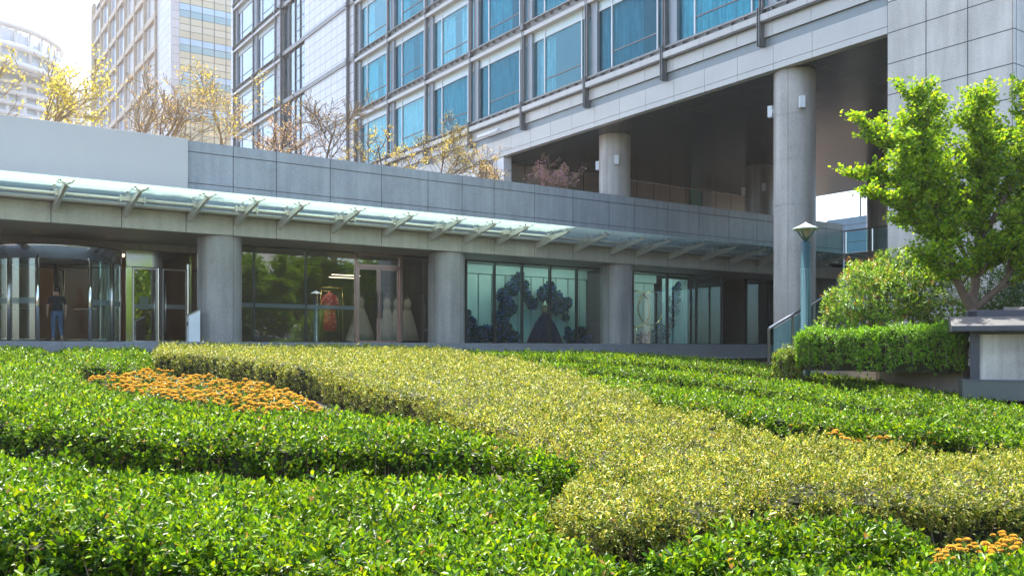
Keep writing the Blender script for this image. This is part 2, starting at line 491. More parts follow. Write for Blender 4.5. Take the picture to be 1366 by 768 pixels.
GREEN = [(4.5, (0.135, 0.260, 0.006)), (4.5, (0.070, 0.165, 0.006)), (4, (0.024, 0.070, 0.008)), (2.4, (0.230, 0.330, 0.010)), (0.22, (0.34, 0.21, 0.10))]
YELLOW = [(4, (0.310, 0.320, 0.062)), (3, (0.230, 0.265, 0.042)), (3.4, (0.125, 0.185, 0.020)), (3.0, (0.052, 0.100, 0.012)), (1.0, (0.54, 0.52, 0.22)), (0.15, (0.30, 0.18, 0.09))]

def in_poly(X, Y, poly):
    ins = np.zeros(X.shape, bool); n = len(poly)
    for i in range(n):
        x0, y0 = poly[i]; x1, y1 = poly[(i + 1) % n]
        c = ((y0 > Y) != (y1 > Y)) & (X < (x1 - x0) * (Y - y0) / ((y1 - y0) if y1 != y0 else 1e-9) + x0)
        ins ^= c
    return ins

def edge_dist(X, Y, poly):
    dm = np.full(X.shape, 1e9); n = len(poly)
    for i in range(n):
        x0, y0 = poly[i]; x1, y1 = poly[(i + 1) % n]
        dx, dy = x1 - x0, y1 - y0; l2 = dx * dx + dy * dy + 1e-12
        t = np.clip(((X - x0) * dx + (Y - y0) * dy) / l2, 0, 1)
        dm = np.minimum(dm, np.hypot(X - x0 - t * dx, Y - y0 - t * dy))
    return dm

def shoots_to_leaves(p, axis, K, L, aspect, pal, tip_bright=0.25, spread=(15, 72)):
    """each shoot carries K leaves: the lower ones spread, the tip ones upright"""
    n = len(p)
    axis = unit(axis)
    ref = np.where(np.abs(axis[:, 2:3]) < 0.95, np.array([[0, 0, 1.0]]), np.array([[1.0, 0, 0]]))
    a = unit(np.cross(axis, ref)); b = np.cross(axis, a)
    ph = rng.uniform(0, 2 * PI, n)
    tone = rng.uniform(0.68, 1.3, (n, 1))        # each shoot has its own age and vigour
    B, D, U, LL, C = [], [], [], [], []
    for k in range(K):
        t = k / max(K - 1, 1)
        el = np.radians(spread[0] + (spread[1] - spread[0]) * t + rng.normal(0, 13, n))
        az = ph + k * 2.4 + rng.normal(0, 0.3, n)
        rad = a * np.cos(az)[:, None] + b * np.sin(az)[:, None]
        d = rad * np.cos(el)[:, None] + axis * np.sin(el)[:, None]
        B.append(p + axis * ((t - 0.7) * L * 1.1)[:, None] + rad * 0.004); D.append(d); U.append(axis - d * 0.2)
        LL.append(L * (1.05 - 0.35 * t) * rng.uniform(0.75, 1.2, n))
        c = pick(pal, n); C.append(c * (1 + tip_bright * (t - 0.4)) * tone)
    B, D, U, LL, C = map(np.concatenate, (B, D, U, LL, C))
    return B, D, U, LL, LL * aspect, C

# ================================================================== SETTING
def build_ground():
    xs = np.concatenate([[-1500, -600, -200, -80], np.arange(-40, 41, 1.0), [80, 200, 600, 1500]])
    ys = np.concatenate([[-1500, -600, -200, -80, -40], np.arange(-20, 61, 1.0), [80, 150, 300, 700, 1800]])
    XX, YY = np.meshgrid(xs, ys)
    ZZ = ground_z(XX, YY) + 0.015 * lump(XX, YY, 3.0, 5)
    nx, ny = len(xs), len(ys)
    V = np.stack([XX, YY, ZZ], -1).reshape(-1, 3)
    Fc = [(j * nx + i, j * nx + i + 1, (j + 1) * nx + i + 1, (j + 1) * nx + i) for j in range(ny - 1) for i in range(nx - 1)]
    me = bpy.data.meshes.new('ground'); me.from_pydata(V.tolist(), [], Fc); me.materials.append(M['soil'])
    me.polygons.foreach_set('use_smooth', [True] * len(Fc))
    o = bpy.data.objects.new('ground', me); COL.objects.link(o); tag(o, kind='structure')
build_ground()

# paved apron between the planting and the steps
pv = MB()
pv.box(-16, 40, -6.0, -1.9, 1.20, 1.285)
tag(pv.build('paving', M['paving'], None, (P0[0], P0[1], 0)), kind='structure').rotation_euler = (0, 0, ROT_P)

# ================================================================== PODIUM
zF, zS, zBT, zTop = 1.83, 5.16, 5.73, 7.94
POD = empty('podium_building', (P0[0], P0[1], 0), ROT_P,
            'low grey stone building with glazed shop fronts, round columns and a long glass canopy', 'building')
JX = [-12.3, -10.45, -9.05, -7.65, -6.76, -4.91, -3.06, -1.23, 0.2, 1.59, 3.43, 5.31, 7.14, 8.56, 9.96, 11.82, 13.7, 15.59, 16.99, 18.88, 20.81, 22.71, 24.61, 26.46, 28.3, 29.75, 31.16]
g = 0.011
bm = MB(); bk = MB()
for a, b in zip(JX[:-1], JX[1:]):
    bm.box(a + g, b - g, -0.75, -0.55, zS, zBT)
bm.build('fascia_beam', M['stone_beam'], POD)
bk.box(-12.3, 31.16, -0.735, -0.3, zS + 0.004, 7.93)
bk.build('backing_wall', M['joint'], POD)
pp = MB()
for a, b in zip(JX[:-1], JX[1:]):
    for z0, z1 in ((zBT + 0.16, 6.67), (6.67, 7.62), (7.62, zTop)):
        yy = -0.75 - (0.012 if z1 == zTop else 0)
        pp.box(a + g, b - g, yy, -0.45, z0 + g, z1 - g)
pp.box(-12.3, 31.16, -0.70, -0.25, zTop - 0.006, zTop + 0.02)
pp.build('parapet', M['stone_parapet'], POD)
sg = MB(); sg.box(-12.3, pu(250, -0.8), -0.86, -0.765, 6.12, zTop + 0.035)
sg.build('sign_panel', M['sign_panel'], POD, bevel=0.008)
en = MB(); en.box(30.6, 31.15, -0.73, 12, 1.3, 7.93)
en.build('end_wall', M['stone_parapet'], POD)
rf = MB(); rf.box(-12.3, 31.1, -0.5, 8.2, 6.5, 6.9)
rf.build('roof_terrace', M['paving'], POD)
# soffit with open joints at the column grid
so = MB()
for a, b in zip(JX[:-1:2], JX[2::2]):
    so.box(a + 0.006, b - 0.006, -0.54, 1.1, zS + 0.0, zS + 0.12)
    so.box(a + 0.006, b - 0.006, 1.112, 3.3, zS + 0.0, zS + 0.12)
so.build('soffit', M['soffit_stone'], POD)
# platform and steps
st = MB()
for k in range(4):
    for a in np.arange(-14, 31, 1.85):
        st.box(a + 0.004, min(a + 1.846, 31.2), -1.55 - 0.36 * k, -1.15 - 0.36 * k if k else 12, zF - 0.15 * (k + 1) - (0.6 if k == 3 else 0.0), zF - 0.15 * k - (0 if k else 0.0))
st.build('entrance_steps', M['stone_step'], POD, bevel=0.006)
# round columns
def column(parent, x, y, r, z0, z1, seg, mat, name='column'):
    m = MB(); n = max(1, round((z1 - z0) / seg)); h = (z1 - z0) / n
    for k in range(n):
        a, b = z0 + k * h, z0 + (k + 1) * h
        m.lathe([(r, a + 0.006), (r, b - 0.006)], x, y, 56, caps=False)
    m.lathe([(r - 0.02, z0), (r - 0.02, z1)], x, y, 32, caps=False)
    # four upright seams
    o = m.build(name, mat, parent)
    s = MB()
    for k in range(4):
        t = k * PI / 2 + 0.35 - PI / 2
        s.box(-0.004, 0.004, -0.0, 0.0, 0, 0) if False else None
        c, q = math.cos(t), math.sin(t)
        px, py = x + c * (r + 0.001), y + q * (r + 0.001)
        s.face([(px - q * 0.006, py + c * 0.006, z0 + .01), (px + q * 0.006, py - c * 0.006, z0 + .01), (px + q * 0.006, py - c * 0.006, z1 - .01), (px - q * 0.006, py + c * 0.006, z1 - .01)])
    s.build('seam', M['joint'], o)
    return o
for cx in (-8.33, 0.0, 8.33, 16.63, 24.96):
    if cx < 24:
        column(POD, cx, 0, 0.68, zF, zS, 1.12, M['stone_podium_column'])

# ---- glass canopy on steel brackets
cg = MB()
CY0, CY1 = -3.15, -0.95
for a, b in zip(JX[:-1], JX[1:]):
    if a > 29: continue
    cg.box(a + 0.01, b - 0.01, CY0, CY1, 6.05, 6.066)
can = cg.build('canopy', M['canopy_glass'], POD)
pipes = MB()
for (y, z, r) in ((-1.05, 5.80, 0.055), (-1.62, 5.86, 0.05)):
    pipes.tube([(-12.3, y, z), (29.5, y, z)], r, 12)
pipes.build('canopy_rail', M['pale_steel'], can)
gut = MB(); gut.box(-12.3, 30, -0.92, -0.762, 5.735, 5.80)
gut.build('gutter', M['soffit_stone'], can)
br = MB()
br.prism([(-0.745, 5.46), (-0.745, 5.82), (-1.5, 5.90), (-2.55, 5.965), (-2.78, 5.945), (-2.74, 5.90), (-1.9, 5.73)], -0.045, 0.045)
def spider(m, y, z, big=False):
    for sx in (-1, 1):
        for sy in (-1, 1):
            e = (sx * 0.17, y + sy * 0.16, 6.03)
            m.tube([(sx * 0.03, y + sy * 0.02, z), (sx * 0.13, y + sy * 0.12, z + 0.03), e], [0.022, 0.016, 0.014], 6)
            m.lathe([(0.035, 6.015), (0.035, 6.048)], e[0], e[1], 10)
    m.box(-0.05, 0.05, y - 0.05, y + 0.05, z - 0.05, z + 0.02)
spider(br, -2.70, 5.965); spider(br, -1.75, 5.915)
br.box(-0.12, 0.12, -1.72, -1.52, 5.79, 5.93)
brm = br.mesh('bracket', M['pale_steel'])
br2 = MB()
br2.v, br2.f, br2.s = list(br.v), list(br.f), list(br.s)
br2.box(-0.30, 0.30, -1.74, -1.50, 5.80, 5.92); br2.box(-0.34, -0.30, -1.80, -1.44, 5.76, 5.95); br2.box(0.30, 0.34, -1.80, -1.44, 5.76, 5.95)
brm2 = br2.mesh('bracket', M['pale_steel'])
for k, x in enumerate(JX[1:-2]):
    o = bpy.data.objects.new('bracket', brm2 if k % 2 else brm); COL.objects.link(o)
    o.parent = can; o.location = (x + 0.10, 0, 0)

# ---- shop fronts
yG = 1.55
def pane(x0, x1, z0, z1, y, gmat, name='shop_window', left=True, right=False, fmat=None, fw=0.05):
    m = MB(); m.box(x0, x1, y, y + 0.012, z0, z1)
    o = m.build(name, gmat, POD)
    f = MB()
    if left: f.box(x0 - fw, x0 + fw * 0.4, y - 0.05, y + 0.09, z0, z1)
    if right: f.box(x1 - fw * 0.4, x1 + fw, y - 0.05, y + 0.09, z0, z1)
    f.box(x0 + fw * 0.4, x1 - fw * 0.4, y - 0.03, y + 0.06, z0, z0 + 0.05)
    f.box(x0 + fw * 0.4, x1 - fw * 0.4, y - 0.03, y + 0.06, z1 - 0.05, z1)
    f.build('frame', fmat or M['mullion_dark'], o)
    return o
zg = zS - 0.003
for a, b in ((0.4, 1.63), (1.63, 3.49), (3.49, 5.37)):
    o = pane(a, b, zF, zg, yG, M['shop_glass'], fw=0.03)
    s = MB(); s.box(a + 0.03, b - 0.03, yG - 0.006, yG - 0.002, zF + 1.22, zF + 1.36)
    s.build('frosted_band', M['frost'], o)
pane(7.29, 9.2, zF, zg, yG, M['shop_glass'], left=False)
for a, b in ((9.6, 10.15), (10.15, 11.5), (11.5, 12.87), (12.87, 14.31), (14.31, 15.75), (15.75, 17.4)):
    pane(a, b, zF, zg, yG, M['teal_glass'], fw=0.05)
for a, b in ((17.6, 18.98), (18.98, 21.13), (21.13, 23.04), (23.04, 24.75)):
    pane(a, b, zF, zg, yG, M['teal_glass'], right=(b == 24.75))
for a, b in ((26.79, 28.49), (28.49, 30.5)):
    pane(a, b, zF, zg, yG + 0.2, M['dark_glass'])
# rose coloured double door of the dress shop, a transom light above it
dm = MB()
for x0, x1 in ((5.37, 5.47), (7.17, 7.29)):
    dm.box(x0, x1, yG - 0.08, yG + 0.1, zF, zg)
dm.box(5.47, 7.17, yG - 0.08, yG + 0.1, 4.62, 4.74)
dm.box(5.47, 7.17, yG - 0.08, yG + 0.1, zg - 0.10, zg)
dfr = dm.build('door_frame', M['rose_metal'], POD)
t_ = MB(); t_.box(5.47, 7.17, yG, yG + 0.012, 4.74, zg - 0.10); t_.build('transom_light', M['shop_glass'], dfr)
def leaf_door(x0, x1, z0, z1, y, fmat, gmat, hx, fw=0.06, handle='brushed', hz=(0.75, 2.0)):
    f = MB()
    f.box(x0, x0 + fw, y - 0.03, y + 0.03, z0, z1); f.box(x1 - fw, x1, y - 0.03, y + 0.03, z0, z1)
    f.box(x0 + fw, x1 - fw, y - 0.03, y + 0.03, z0, z0 + fw * 1.3); f.box(x0 + fw, x1 - fw, y - 0.03, y + 0.03, z1 - fw, z1)
    o = f.build('door', fmat, POD)
    p = MB(); p.box(x0 + fw, x1 - fw, y - 0.006, y + 0.006, z0 + fw, z1 - fw); p.build('pane', gmat, o)
    h = MB(); h.tube([(hx, y - 0.10, z0 + hz[0]), (hx, y - 0.10, z0 + hz[1])], 0.02, 8)
    for zz in (z0 + hz[0] + 0.1, z0 + hz[1] - 0.1):
        h.tube([(hx, y - 0.10, zz), (hx, y - 0.03, zz)], 0.012, 6)
    h.build('handle', M[handle], o)
    return o
leaf_door(5.48, 6.31, zF + 0.02, 4.61, yG, M['rose_metal'], M['shop_glass'], 6.22, handle='mullion_dark', hz=(0.9, 1.9))
leaf_door(6.33, 7.16, zF + 0.02, 4.61, yG, M['rose_metal'], M['shop_glass'], 6.42, handle='mullion_dark', hz=(0.9, 1.9))

# ---- recessed lobby front, left of the first column
yL = 3.1
li = MB(); li.box(-12.3, 0.5, yL - 0.02, yL + 0.25, 4.93, zS + 0.1)
li.build('lintel', M['stone_beam'], POD)
jm = MB()
for a, b in ((-2.20, -1.98), (-1.18, -1.03), (-0.20, -0.06)):
    jm.box(a, b, yL - 0.07, yL + 0.12, zF, 4.55)
jm.box(-2.20, -1.03, yL - 0.09, yL + 0.12, 4.35, 4.93)
jm.build('door_surround', M['chrome'], POD, bevel=0.02)
tr_ = MB(); tr_.box(-1.02, 0.5, yL, yL + 0.012, 4.36, 4.93); tr_.build('transom_light', M['door_glass'], POD)
d1_ = leaf_door(-1.97, -1.19, zF + 0.02, 4.34, yL, M['brushed'], M['door_glass'], -1.30, fw=0.04, hz=(0.3, 2.0))
nb = MB(); nb.box(-1.76, -1.46, yL - 0.014, yL - 0.009, zF + 1.12, zF + 1.56); nb.build('notice', M['frost'], d1_)
s_ = MB(); s_.box(-1.93, -1.23, yL - 0.010, yL - 0.0065, zF + 1.15, zF + 1.30); s_.build('frosted_band', M['frost'], d1_)
d2_ = leaf_door(-1.02, -0.21, zF + 0.02, 4.34, yL, M['brushed'], M['door_glass'], -0.93, fw=0.04, hz=(0.3, 2.0))
s_ = MB(); s_.box(-0.98, -0.25, yL - 0.010, yL - 0.0065, zF + 1.15, zF + 1.30); s_.build('frosted_band', M['frost'], d2_)
pane(-0.06, 0.6, zF, 4.35, yL, M['door_glass'], left=False)
for a, b in ((-12.3, -10.2), (-10.2, -8.2), (-8.2, -6.25)):
    pane(a, b, zF, 4.93, yL, M['door_glass'], fmat=M['brushed'])
jw = MB(); jw.box(0.40, 0.62, yG, yL + 0.2, zF, zS); jw.build('return_wall', M['stone_podium_column'], POD)

# ---- rooms behind the glass
rm = MB()
rm.box(-12.3, 0.6, 10.0, 10.2, zF, 5.3); rm.box(-12.5, -12.3, yL, 10.2, zF, 5.3); rm.box(0.62, 0.75, yL + 0.2, 10.2, zF, 5.3)
rm.build('lobby_wall', M['wood_dark'], POD)
rc = MB(); rc.box(-12.3, 31, 3.32, 10.2, 5.2, 5.4); rc.box(0.75, 31, 1.7, 3.31, 5.2, 5.4)
rc.build('ceiling', M['room_wall'], POD)
r2 = MB()
r2.box(-12.3, 31, 3.0, 10.2, zF - 0.02, zF + 0.004)
r2.build('interior_floor', M['carpet'], POD)
r3 = MB()
r3.box(0.76, 9.5, 7.6, 7.8, zF, 5.2); r3.box(9.38, 9.6, 1.75, 7.8, zF, 5.2)
r3.build('shop_wall', M['shop_wall'], POD)
r4 = MB()   # panelled backdrop of the flower windows
x = 9.62
while x < 17.5:
    r4.box(x, min(x + 0.62, 17.5), 3.0, 3.06, zF, 4.75); x += 0.68
x = 17.62
while x < 21.6:
    r4.box(x, min(x + 0.62, 21.7), 3.0, 3.06, zF, 4.75); x += 0.68
r4.box(9.62, 21.7, 2.9, 3.06, 4.78, 5.15)
bd = r4.build('display_backdrop', M['backdrop'], POD)
r5 = MB(); r5.box(9.62, 24.8, 3.10, 3.2, zF, 5.15); r5.box(17.42, 17.6, 1.75, 3.1, zF, 5.15)
r5.build('display_backing', M['joint'], POD)
r6 = MB()   # pale drapes at the right end of the second flower window
pts = [(21.75 + 0.05 * k, 2.55 + 0.06 * math.sin(k * 1.5)) for k in range(36)]
for p, q in zip(pts[:-1], pts[1:]):
    r6.face([(p[0], p[1], zF), (q[0], q[1], zF), (q[0], q[1], 5.0), (p[0], p[1], 5.0)], True)
r6.build('drape', M['curtain'], POD)
dk = MB(); dk.box(24.76, 24.9, 1.6, 4.2, zF, 5.15); dk.box(24.9, 26.78, 4.1, 4.3, zF, 5.15); dk.box(26.70, 26.78, 1.8, 4.1, zF, 5.15); dk.box(26.78, 30.6, 3.2, 3.4, zF, 5.15)
dk.build('recess_wall', M['dark_room'], POD)
# ceiling light fittings; shop head strips and lobby panels are added to brighten
def fitting(name, mat, x0, x1, y0, y1, z0, z1):
    q = MB(); q.box(x0, x1, y0, y1, z0, z1); q.build(name, mat, POD)
em = emit('warm_strip', (1.0, 0.78, 0.5), 1.2)
for xx, yy in ((6.2, 4.2), (6.6, 5.4)): fitting('strip_light', em, xx - 0.6, xx + 0.6, yy - 0.03, yy + 0.03, 4.52, 4.55)
em = emit('shop_strip', (1.0, 0.90, 0.74), 16.0)
for xx in (2.56, 4.43, 8.0): fitting('strip_light', em, xx - 0.8, xx + 0.8, 1.63, 1.67, 5.128, 5.15)  # strips tucked behind the frame head, added to light the dresses
em = emit('display_light', (0.86, 1.0, 0.95), 16.0)
for xx in (10.9, 12.2, 13.6, 15.0, 16.4, 18.4, 20.0, 22.0): fitting('display_light', em, xx - 0.5, xx + 0.5, 1.64, 1.69, 5.128, 5.15)
em = emit('lobby_fill_light', (1.0, 0.76, 0.48), 4.5)  # added panels that lift the dark lobby
for xx in (-10, -7, -4.2, -1.4):
    for yy in (5.2, 7.6): fitting('lobby_fill_light', em, xx - 0.5, xx + 0.5, yy - 0.12, yy + 0.12, 5.14, 5.18)

# rear wall of the terrace under the tower (meets the dark soffit)
rw = MB(); rw.box(15.0, 37.4, 7.9, 8.3, 6.9, 10.80)
rw.build('terrace_wall', M['beige_tile'], POD)
xa, xb = pu(921, 7.8), pu(936, 7.8)
tg = MB(); tg.box(xa, xb, 7.78, 7.86, 6.9, 10.78); o = tg.build('terrace_window', plain('green_glass', (0.05, 0.22, 0.18), 0.1), POD)
tg = MB(); tg.box(xb, xb + 0.75, 7.74, 7.88, 6.9, 10.78); tg.build('window_post', M['steel_dark'], o)

# ================================================================== TOWER
TW = empty('hotel_tower', (T0[0], T0[1], 0), ROT_T,
           'tall hotel block of blue curtained windows and grey panels raised on round columns', 'building')
FL = 3.62; Z0 = 13.0; NR = 8
BW = 4.60; X_B0 = -36.83
xL_end = -62.5
zTopT = Z0 + FL * NR
# fascia bands at the foot of the facade
edges = [x for x in np.arange(-62.5, 0.01, 1.5334)]
edges[-1] = -0.01
def panels(name, y0, y1, z0, z1, mat, gap=0.007, xmax=-0.01, step=1):
    m = MB()
    es = edges[::step] if edges[::step][-1] == edges[-1] else edges[::step] + [edges[-1]]
    for a, b in zip(es[:-1], es[1:]):
        m.box(a + gap, b - gap, y0, y1, z0, z1)
    return m.build(name, mat, TW)
panels('fascia_edge', 0.0, 0.3, 10.85, 11.055 - 0.007, M['fascia'])
panels('fascia_panel', -0.004, 0.3, 11.062, 11.667, M['fascia'])
b_ = MB(); b_.box(xL_end, -0.01, 0.03, 0.5, 10.87, 13.0); b_.build('fascia_backing', M['joint'], TW)
b_ = MB(); b_.box(xL_end, -0.01, 0.02, 0.1, 11.675, 11.99); b_.build('recess_strip', M['fascia_strip'], TW)  # grey recessed channel
panels('upper_fascia', -0.06, 0.1, 11.99, 12.45, M['fascia'])
b_ = MB(); b_.box(xL_end, -0.01, -0.22, 0.1, 12.455, 12.50); b_.box(xL_end, -0.01, -0.05, 0.1, 11.985, 12.0); b_.build('ledge_shade_strip', M['steel_dark'], TW)  # dark strips stand in for the shade under the ledge
panels('ledge', -0.26, 0.1, 12.50, 12.72, M['fascia'])
# floor bands with their rail of stand-offs
def band_mesh(x0, x1, base, lower=True):
    m = MB(); s = MB()
    if lower:
        m.box(x0, x1, -0.16, 0.14, base - 0.60, base - 0.42)
    s.box(x0, x1, -0.02, 0.12, base - 0.42 if lower else base - 0.28, base - 0.05)
    s.box(x0, x1, -0.10, 0.12, base - 0.05, base)
    s.box(x0, x1, -0.20, -0.15, base - 0.12, base - 0.08)
    x = x0 + 0.25
    while x < x1:
        s.box(x - 0.012, x + 0.012, -0.19, -0.02, base - 0.22, base - 0.07); x += 0.58
    return m, s
for r in range(NR + 1):
    zb = Z0 + FL * r
    for (x0, x1) in ((-36.9, -0.02), (-61.5, -50.0)):
        m, s = band_mesh(x0, x1, zb, r > 0)
        o = s.build('floor_band', M['steel_sill'], TW)
        if r > 0: m.build('ledge', M['fascia'], o)
    t = MB(); t.box(-50.0, -36.9, -0.05, 0.10, zb - 0.32, zb - 0.02); t.build('floor_band', M['steel_sill'], TW)
# steel posts (pairs of plates)
def post(x, zlow=11.7, w=0.08):
    m = MB()
    m.box(x - w, x - w * 0.35, -0.17, -0.02, zlow, zTopT); m.box(x + w * 0.35, x + w, -0.17, -0.02, zlow, zTopT)
    m.box(x - w * 0.35, x + w * 0.35, -0.10, -0.02, zlow, zTopT)
    m.box(x - w * 0.7, x - w * 0.3, -0.30, -0.171, zlow, Z0 - 0.02); m.box(x + w * 0.3, x + w * 0.7, -0.30, -0.171, zlow, Z0 - 0.02)
    for r in range(NR + 1):
        zb = Z0 + FL * r
        m.box(x - 0.12, x + 0.12, -0.23, -0.02, zb - 0.34, zb - 0.06)
    return m.build('post', M['steel_dark'], TW)
for k in range(8):
    post(X_B0 + BW * k)
for x in (-61.4, -56.3, -51.2, -50.0, -38.0):
    post(x, w=0.07)
# windows: one module of each width, then copies
def window_module(W):
    gm = M['tower_glass'] if W < 5 else M['pale_glass']
    f = MB()
    for q in (0.296, 0.873):
        f.box(W * q - 0.03, W * q + 0.03, 0.08, 0.2, 0, 3.02)
    f.box(W * 0.117, W * 0.98, 0.08, 0.2, -0.001, 0.05); f.box(W * 0.117, W * 0.98, 0.09, 0.2, 2.60, 2.64)
    fo = f.mesh('window', M['white_metal'])
    p = MB(); p.box(W * 0.117, W * 0.98, 0.14, 0.155, 0.05, 2.60)
    s = MB(); s.box(W * 0.117, W * 0.98, 0.125, 0.19, 2.64, 3.02)
    n = MB(); n.box(W * 0.03, W * 0.117, 0.0, 0.6, 0, 3.02); 
    n.box(W * 0.117 - 0.0, W * 0.117 + 0.001, 0.2, 0.6, 0, 3.02) if False else None
    for zz in (0.75, 2.2): n.box(W * 0.028, W * 0.119, -0.004, 0.1, zz, zz + 0.015)
    t = MB(); t.box(W * 0.296 + 0.031, W * 0.873 - 0.031, 0.12, 0.18, 0.70, 0.75)
    return fo, p.mesh('pane', gm), s.mesh('spandrel', M['spandrel']), n.mesh('fin', M['fin']), t.mesh('transom', M['steel_dark'])
def curtain_mesh(W, spans, seed):
    c = MB(); r = random.Random(seed)
    for a, b in spans:
        x0, x1 = W * a, W * b; n = max(6, int((x1 - x0) / 0.035)); ph = r.uniform(0, 6)
        pts = [(x0 + (x1 - x0) * k / n, 0.42 + 0.055 * math.sin(k * 0.62 + ph + 1.2 * math.sin(k * 0.09)) ) for k in range(n + 1)]
        for p, q in zip(pts[:-1], pts[1:]):
            c.face([(p[0], p[1], 0.02), (q[0], q[1], 0.02), (q[0], q[1], 2.6), (p[0], p[1], 2.6)], True)
    return c.mesh('curtain', M['hotel_curtain'])
def add_windows(W, xs):
    fo, p, s, n, t = window_module(W)
    p_deep = p.copy(); p_deep.materials[0] = M['tower_glass_deep']; p_pale = p.copy(); p_pale.materials[0] = M['tower_glass_pale']
    kinds = [[(0.12, 0.97)], [(0.13, 0.96)], [(0.12, 0.62), (0.86, 0.97)], [(0.12, 0.40), (0.80, 0.97)], [(0.12, 0.5), (0.62, 0.97)]]
    cm = [curtain_mesh(W, k, i) for i, k in enumerate(kinds)]
    rr = random.Random(3)
    for ib, x in enumerate(xs):
        for r in range(NR):
            o = bpy.data.objects.new('window', fo); COL.objects.link(o); o.parent = TW; o.location = (x, 0, Z0 + FL * r)
            c = cm[rr.choice((0, 0, 1, 2, 2, 3, 3, 4, 4))]
            if W < 5 and r == 0: c = cm[{4: 3, 5: 2, 6: 0, 7: 1}.get(ib, 0)]
            pm = p if W > 5 else rr.choice((p, p, p_deep, p_deep, p_pale))
            for me, nm in ((pm, 'pane'), (s, 'spandrel'), (n, 'fin'), (t, 'transom'), (c, 'curtain')):
                q = bpy.data.objects.new(nm, me); COL.objects.link(q); q.parent = o
add_windows(BW, [X_B0 + BW * k for k in range(8)])
add_windows(5.1, [-61.4, -56.3])
# white tiled wall and its glazed strip, tiled piers
tl = MB(); tl.box(-45.6, -38.08, 0.02, 0.4, 11.7, zTopT); tl.box(-37.92, -36.95, 0.02, 0.4, 11.7, zTopT); tl.box(-51.13, -50.08, 0.02, 0.4, 11.7, zTopT); tl.box(-62.5, -61.48, 0.02, 0.4, 11.7, zTopT)
tl.build('tiled_wall', M['white_tile'], TW)
for r in range(NR):
    zb = Z0 + FL * r
    m = MB(); m.box(-49.9, -45.6, 0.12, 0.14, zb, zb + 3.3); o = m.build('glazed_strip', M['pale_glass'], TW)
    f = MB()
    for x in (-49.9, -48.9, -48.6, -47.6, -46.6, -45.62): f.box(x - 0.03, x + 0.03, 0.05, 0.2, zb, zb + 3.3)
    for zz in (0.8, 1.7, 2.6): f.box(-47.6, -45.62, 0.10, 0.16, zb + zz, zb + zz + 0.04)
    f.build('frame', M['steel_dark'], o)
# rooms, core and roof
rooms = MB()
for r in range(NR + 1):
    rooms.box(xL_end + 0.2, -0.05, 0.62, 6.0, Z0 + FL * r - 0.35, Z0 + FL * r - 0.02)
rooms.box(xL_end + 0.2, -0.05, 6.0, 6.2, 11.7, zTopT)
for k in range(9):
    x = min(X_B0 + BW * k, -0.2); rooms.box(x - 0.08, x + 0.08, 0.62, 6.0, Z0, zTopT - 0.4)
rooms.box(-50.0, -49.9, 0.4, 6.0, Z0, zTopT - 0.4); rooms.box(-45.6, -45.5, 0.42, 6.0, Z0, zTopT - 0.4)
rooms.build('guest_room', M['room_wall'], TW)
fc = MB(); fc.box(-13, 9, 1.2, 60, 0.5, 0.95); tag(fc.build('bounce_paving', M['paving'], None, (T0[0], T0[1], 0)), kind='structure').rotation_euler = (0, 0, ROT_T)  # unseen sheet, added to grey the light bounced onto the soffit
cr = MB(); cr.box(xL_end, 3.5, 6.25, 22.0, 11.0, zTopT - 0.5); cr.box(xL_end, 3.5, 0.5, 22.0, zTopT, zTopT + 0.6); cr.box(xL_end, xL_end + 0.18, 0.4, 6.25, 11.7, zTopT)
cr.build('tower_core', M['pier_tile_side'], TW)
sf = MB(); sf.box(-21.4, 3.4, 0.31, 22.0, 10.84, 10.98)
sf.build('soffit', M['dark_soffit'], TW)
# tower wall down to the terrace, left of the open undercroft
tl = MB(); tl.box(xL_end, -20.3, 0.05, 0.5, 6.9, 10.845); tl.build('tiled_wall', M['white_tile'], TW)
dd = MB(); xd0, xd1 = tu(617), tu(627); dd.box(xd0, xd1, -0.03, 0.04, 6.9, 9.0); dd.build('terrace_door', M['dark_room'], TW)
# big pier
pr = MB(); pr.box(0.0, 3.57, -0.12, 6.5, 0.3, zTopT + 0.6)
pr.build('pier', M['pier_tile'], TW)
pr = MB(); pr.box(3.571, 3.60, -0.12, 22.0, 0.3, zTopT + 0.6); pr.build('pier_return', M['pier_tile_side'], TW)
# columns under the tower, each with two wall lamps
yc = 0.85
def tyu0(u, x):
    a = (u - UC) / F; q = T0 + x * TX
    return (a * q[1] - q[0]) / (TI[0] - a * TI[1])
lamp = MB()
lamp.box(-0.085, 0.085, -0.16, 0.0, -0.19, 0.19); lamp.box(-0.06, 0.06, -0.02, 0.05, -0.05, 0.05)
lampm = lamp.mesh('wall_lamp', M['white_metal'])
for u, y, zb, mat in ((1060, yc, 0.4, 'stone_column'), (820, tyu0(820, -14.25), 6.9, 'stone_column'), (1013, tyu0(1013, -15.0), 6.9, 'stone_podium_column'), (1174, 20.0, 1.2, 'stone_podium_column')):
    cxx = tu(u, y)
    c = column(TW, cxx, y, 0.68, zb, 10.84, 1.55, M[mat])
    if u < 1000 or u == 1060 or u == 1013:
        for t in (-2.75, -0.62):
            o = bpy.data.objects.new('wall_lamp', lampm); COL.objects.link(o); o.parent = c
            o.location = (cxx + math.cos(t) * 0.73, y + math.sin(t) * 0.73, 9.66); o.rotation_euler = (0, 0, t + PI / 2)
fl_ = MB(); xf = tu(652, -0.4); fl_.tube([(xf - 0.9, -0.42, 11.98), (xf + 0.9, -0.42, 11.98)], 0.09, 10)
for q in (-0.6, 0.6): fl_.tube([(xf + q, -0.42, 11.98), (xf + q, 0.0, 12.05)], 0.03, 6)
fl_.build('tube_lamp', M['white_metal'], TW)

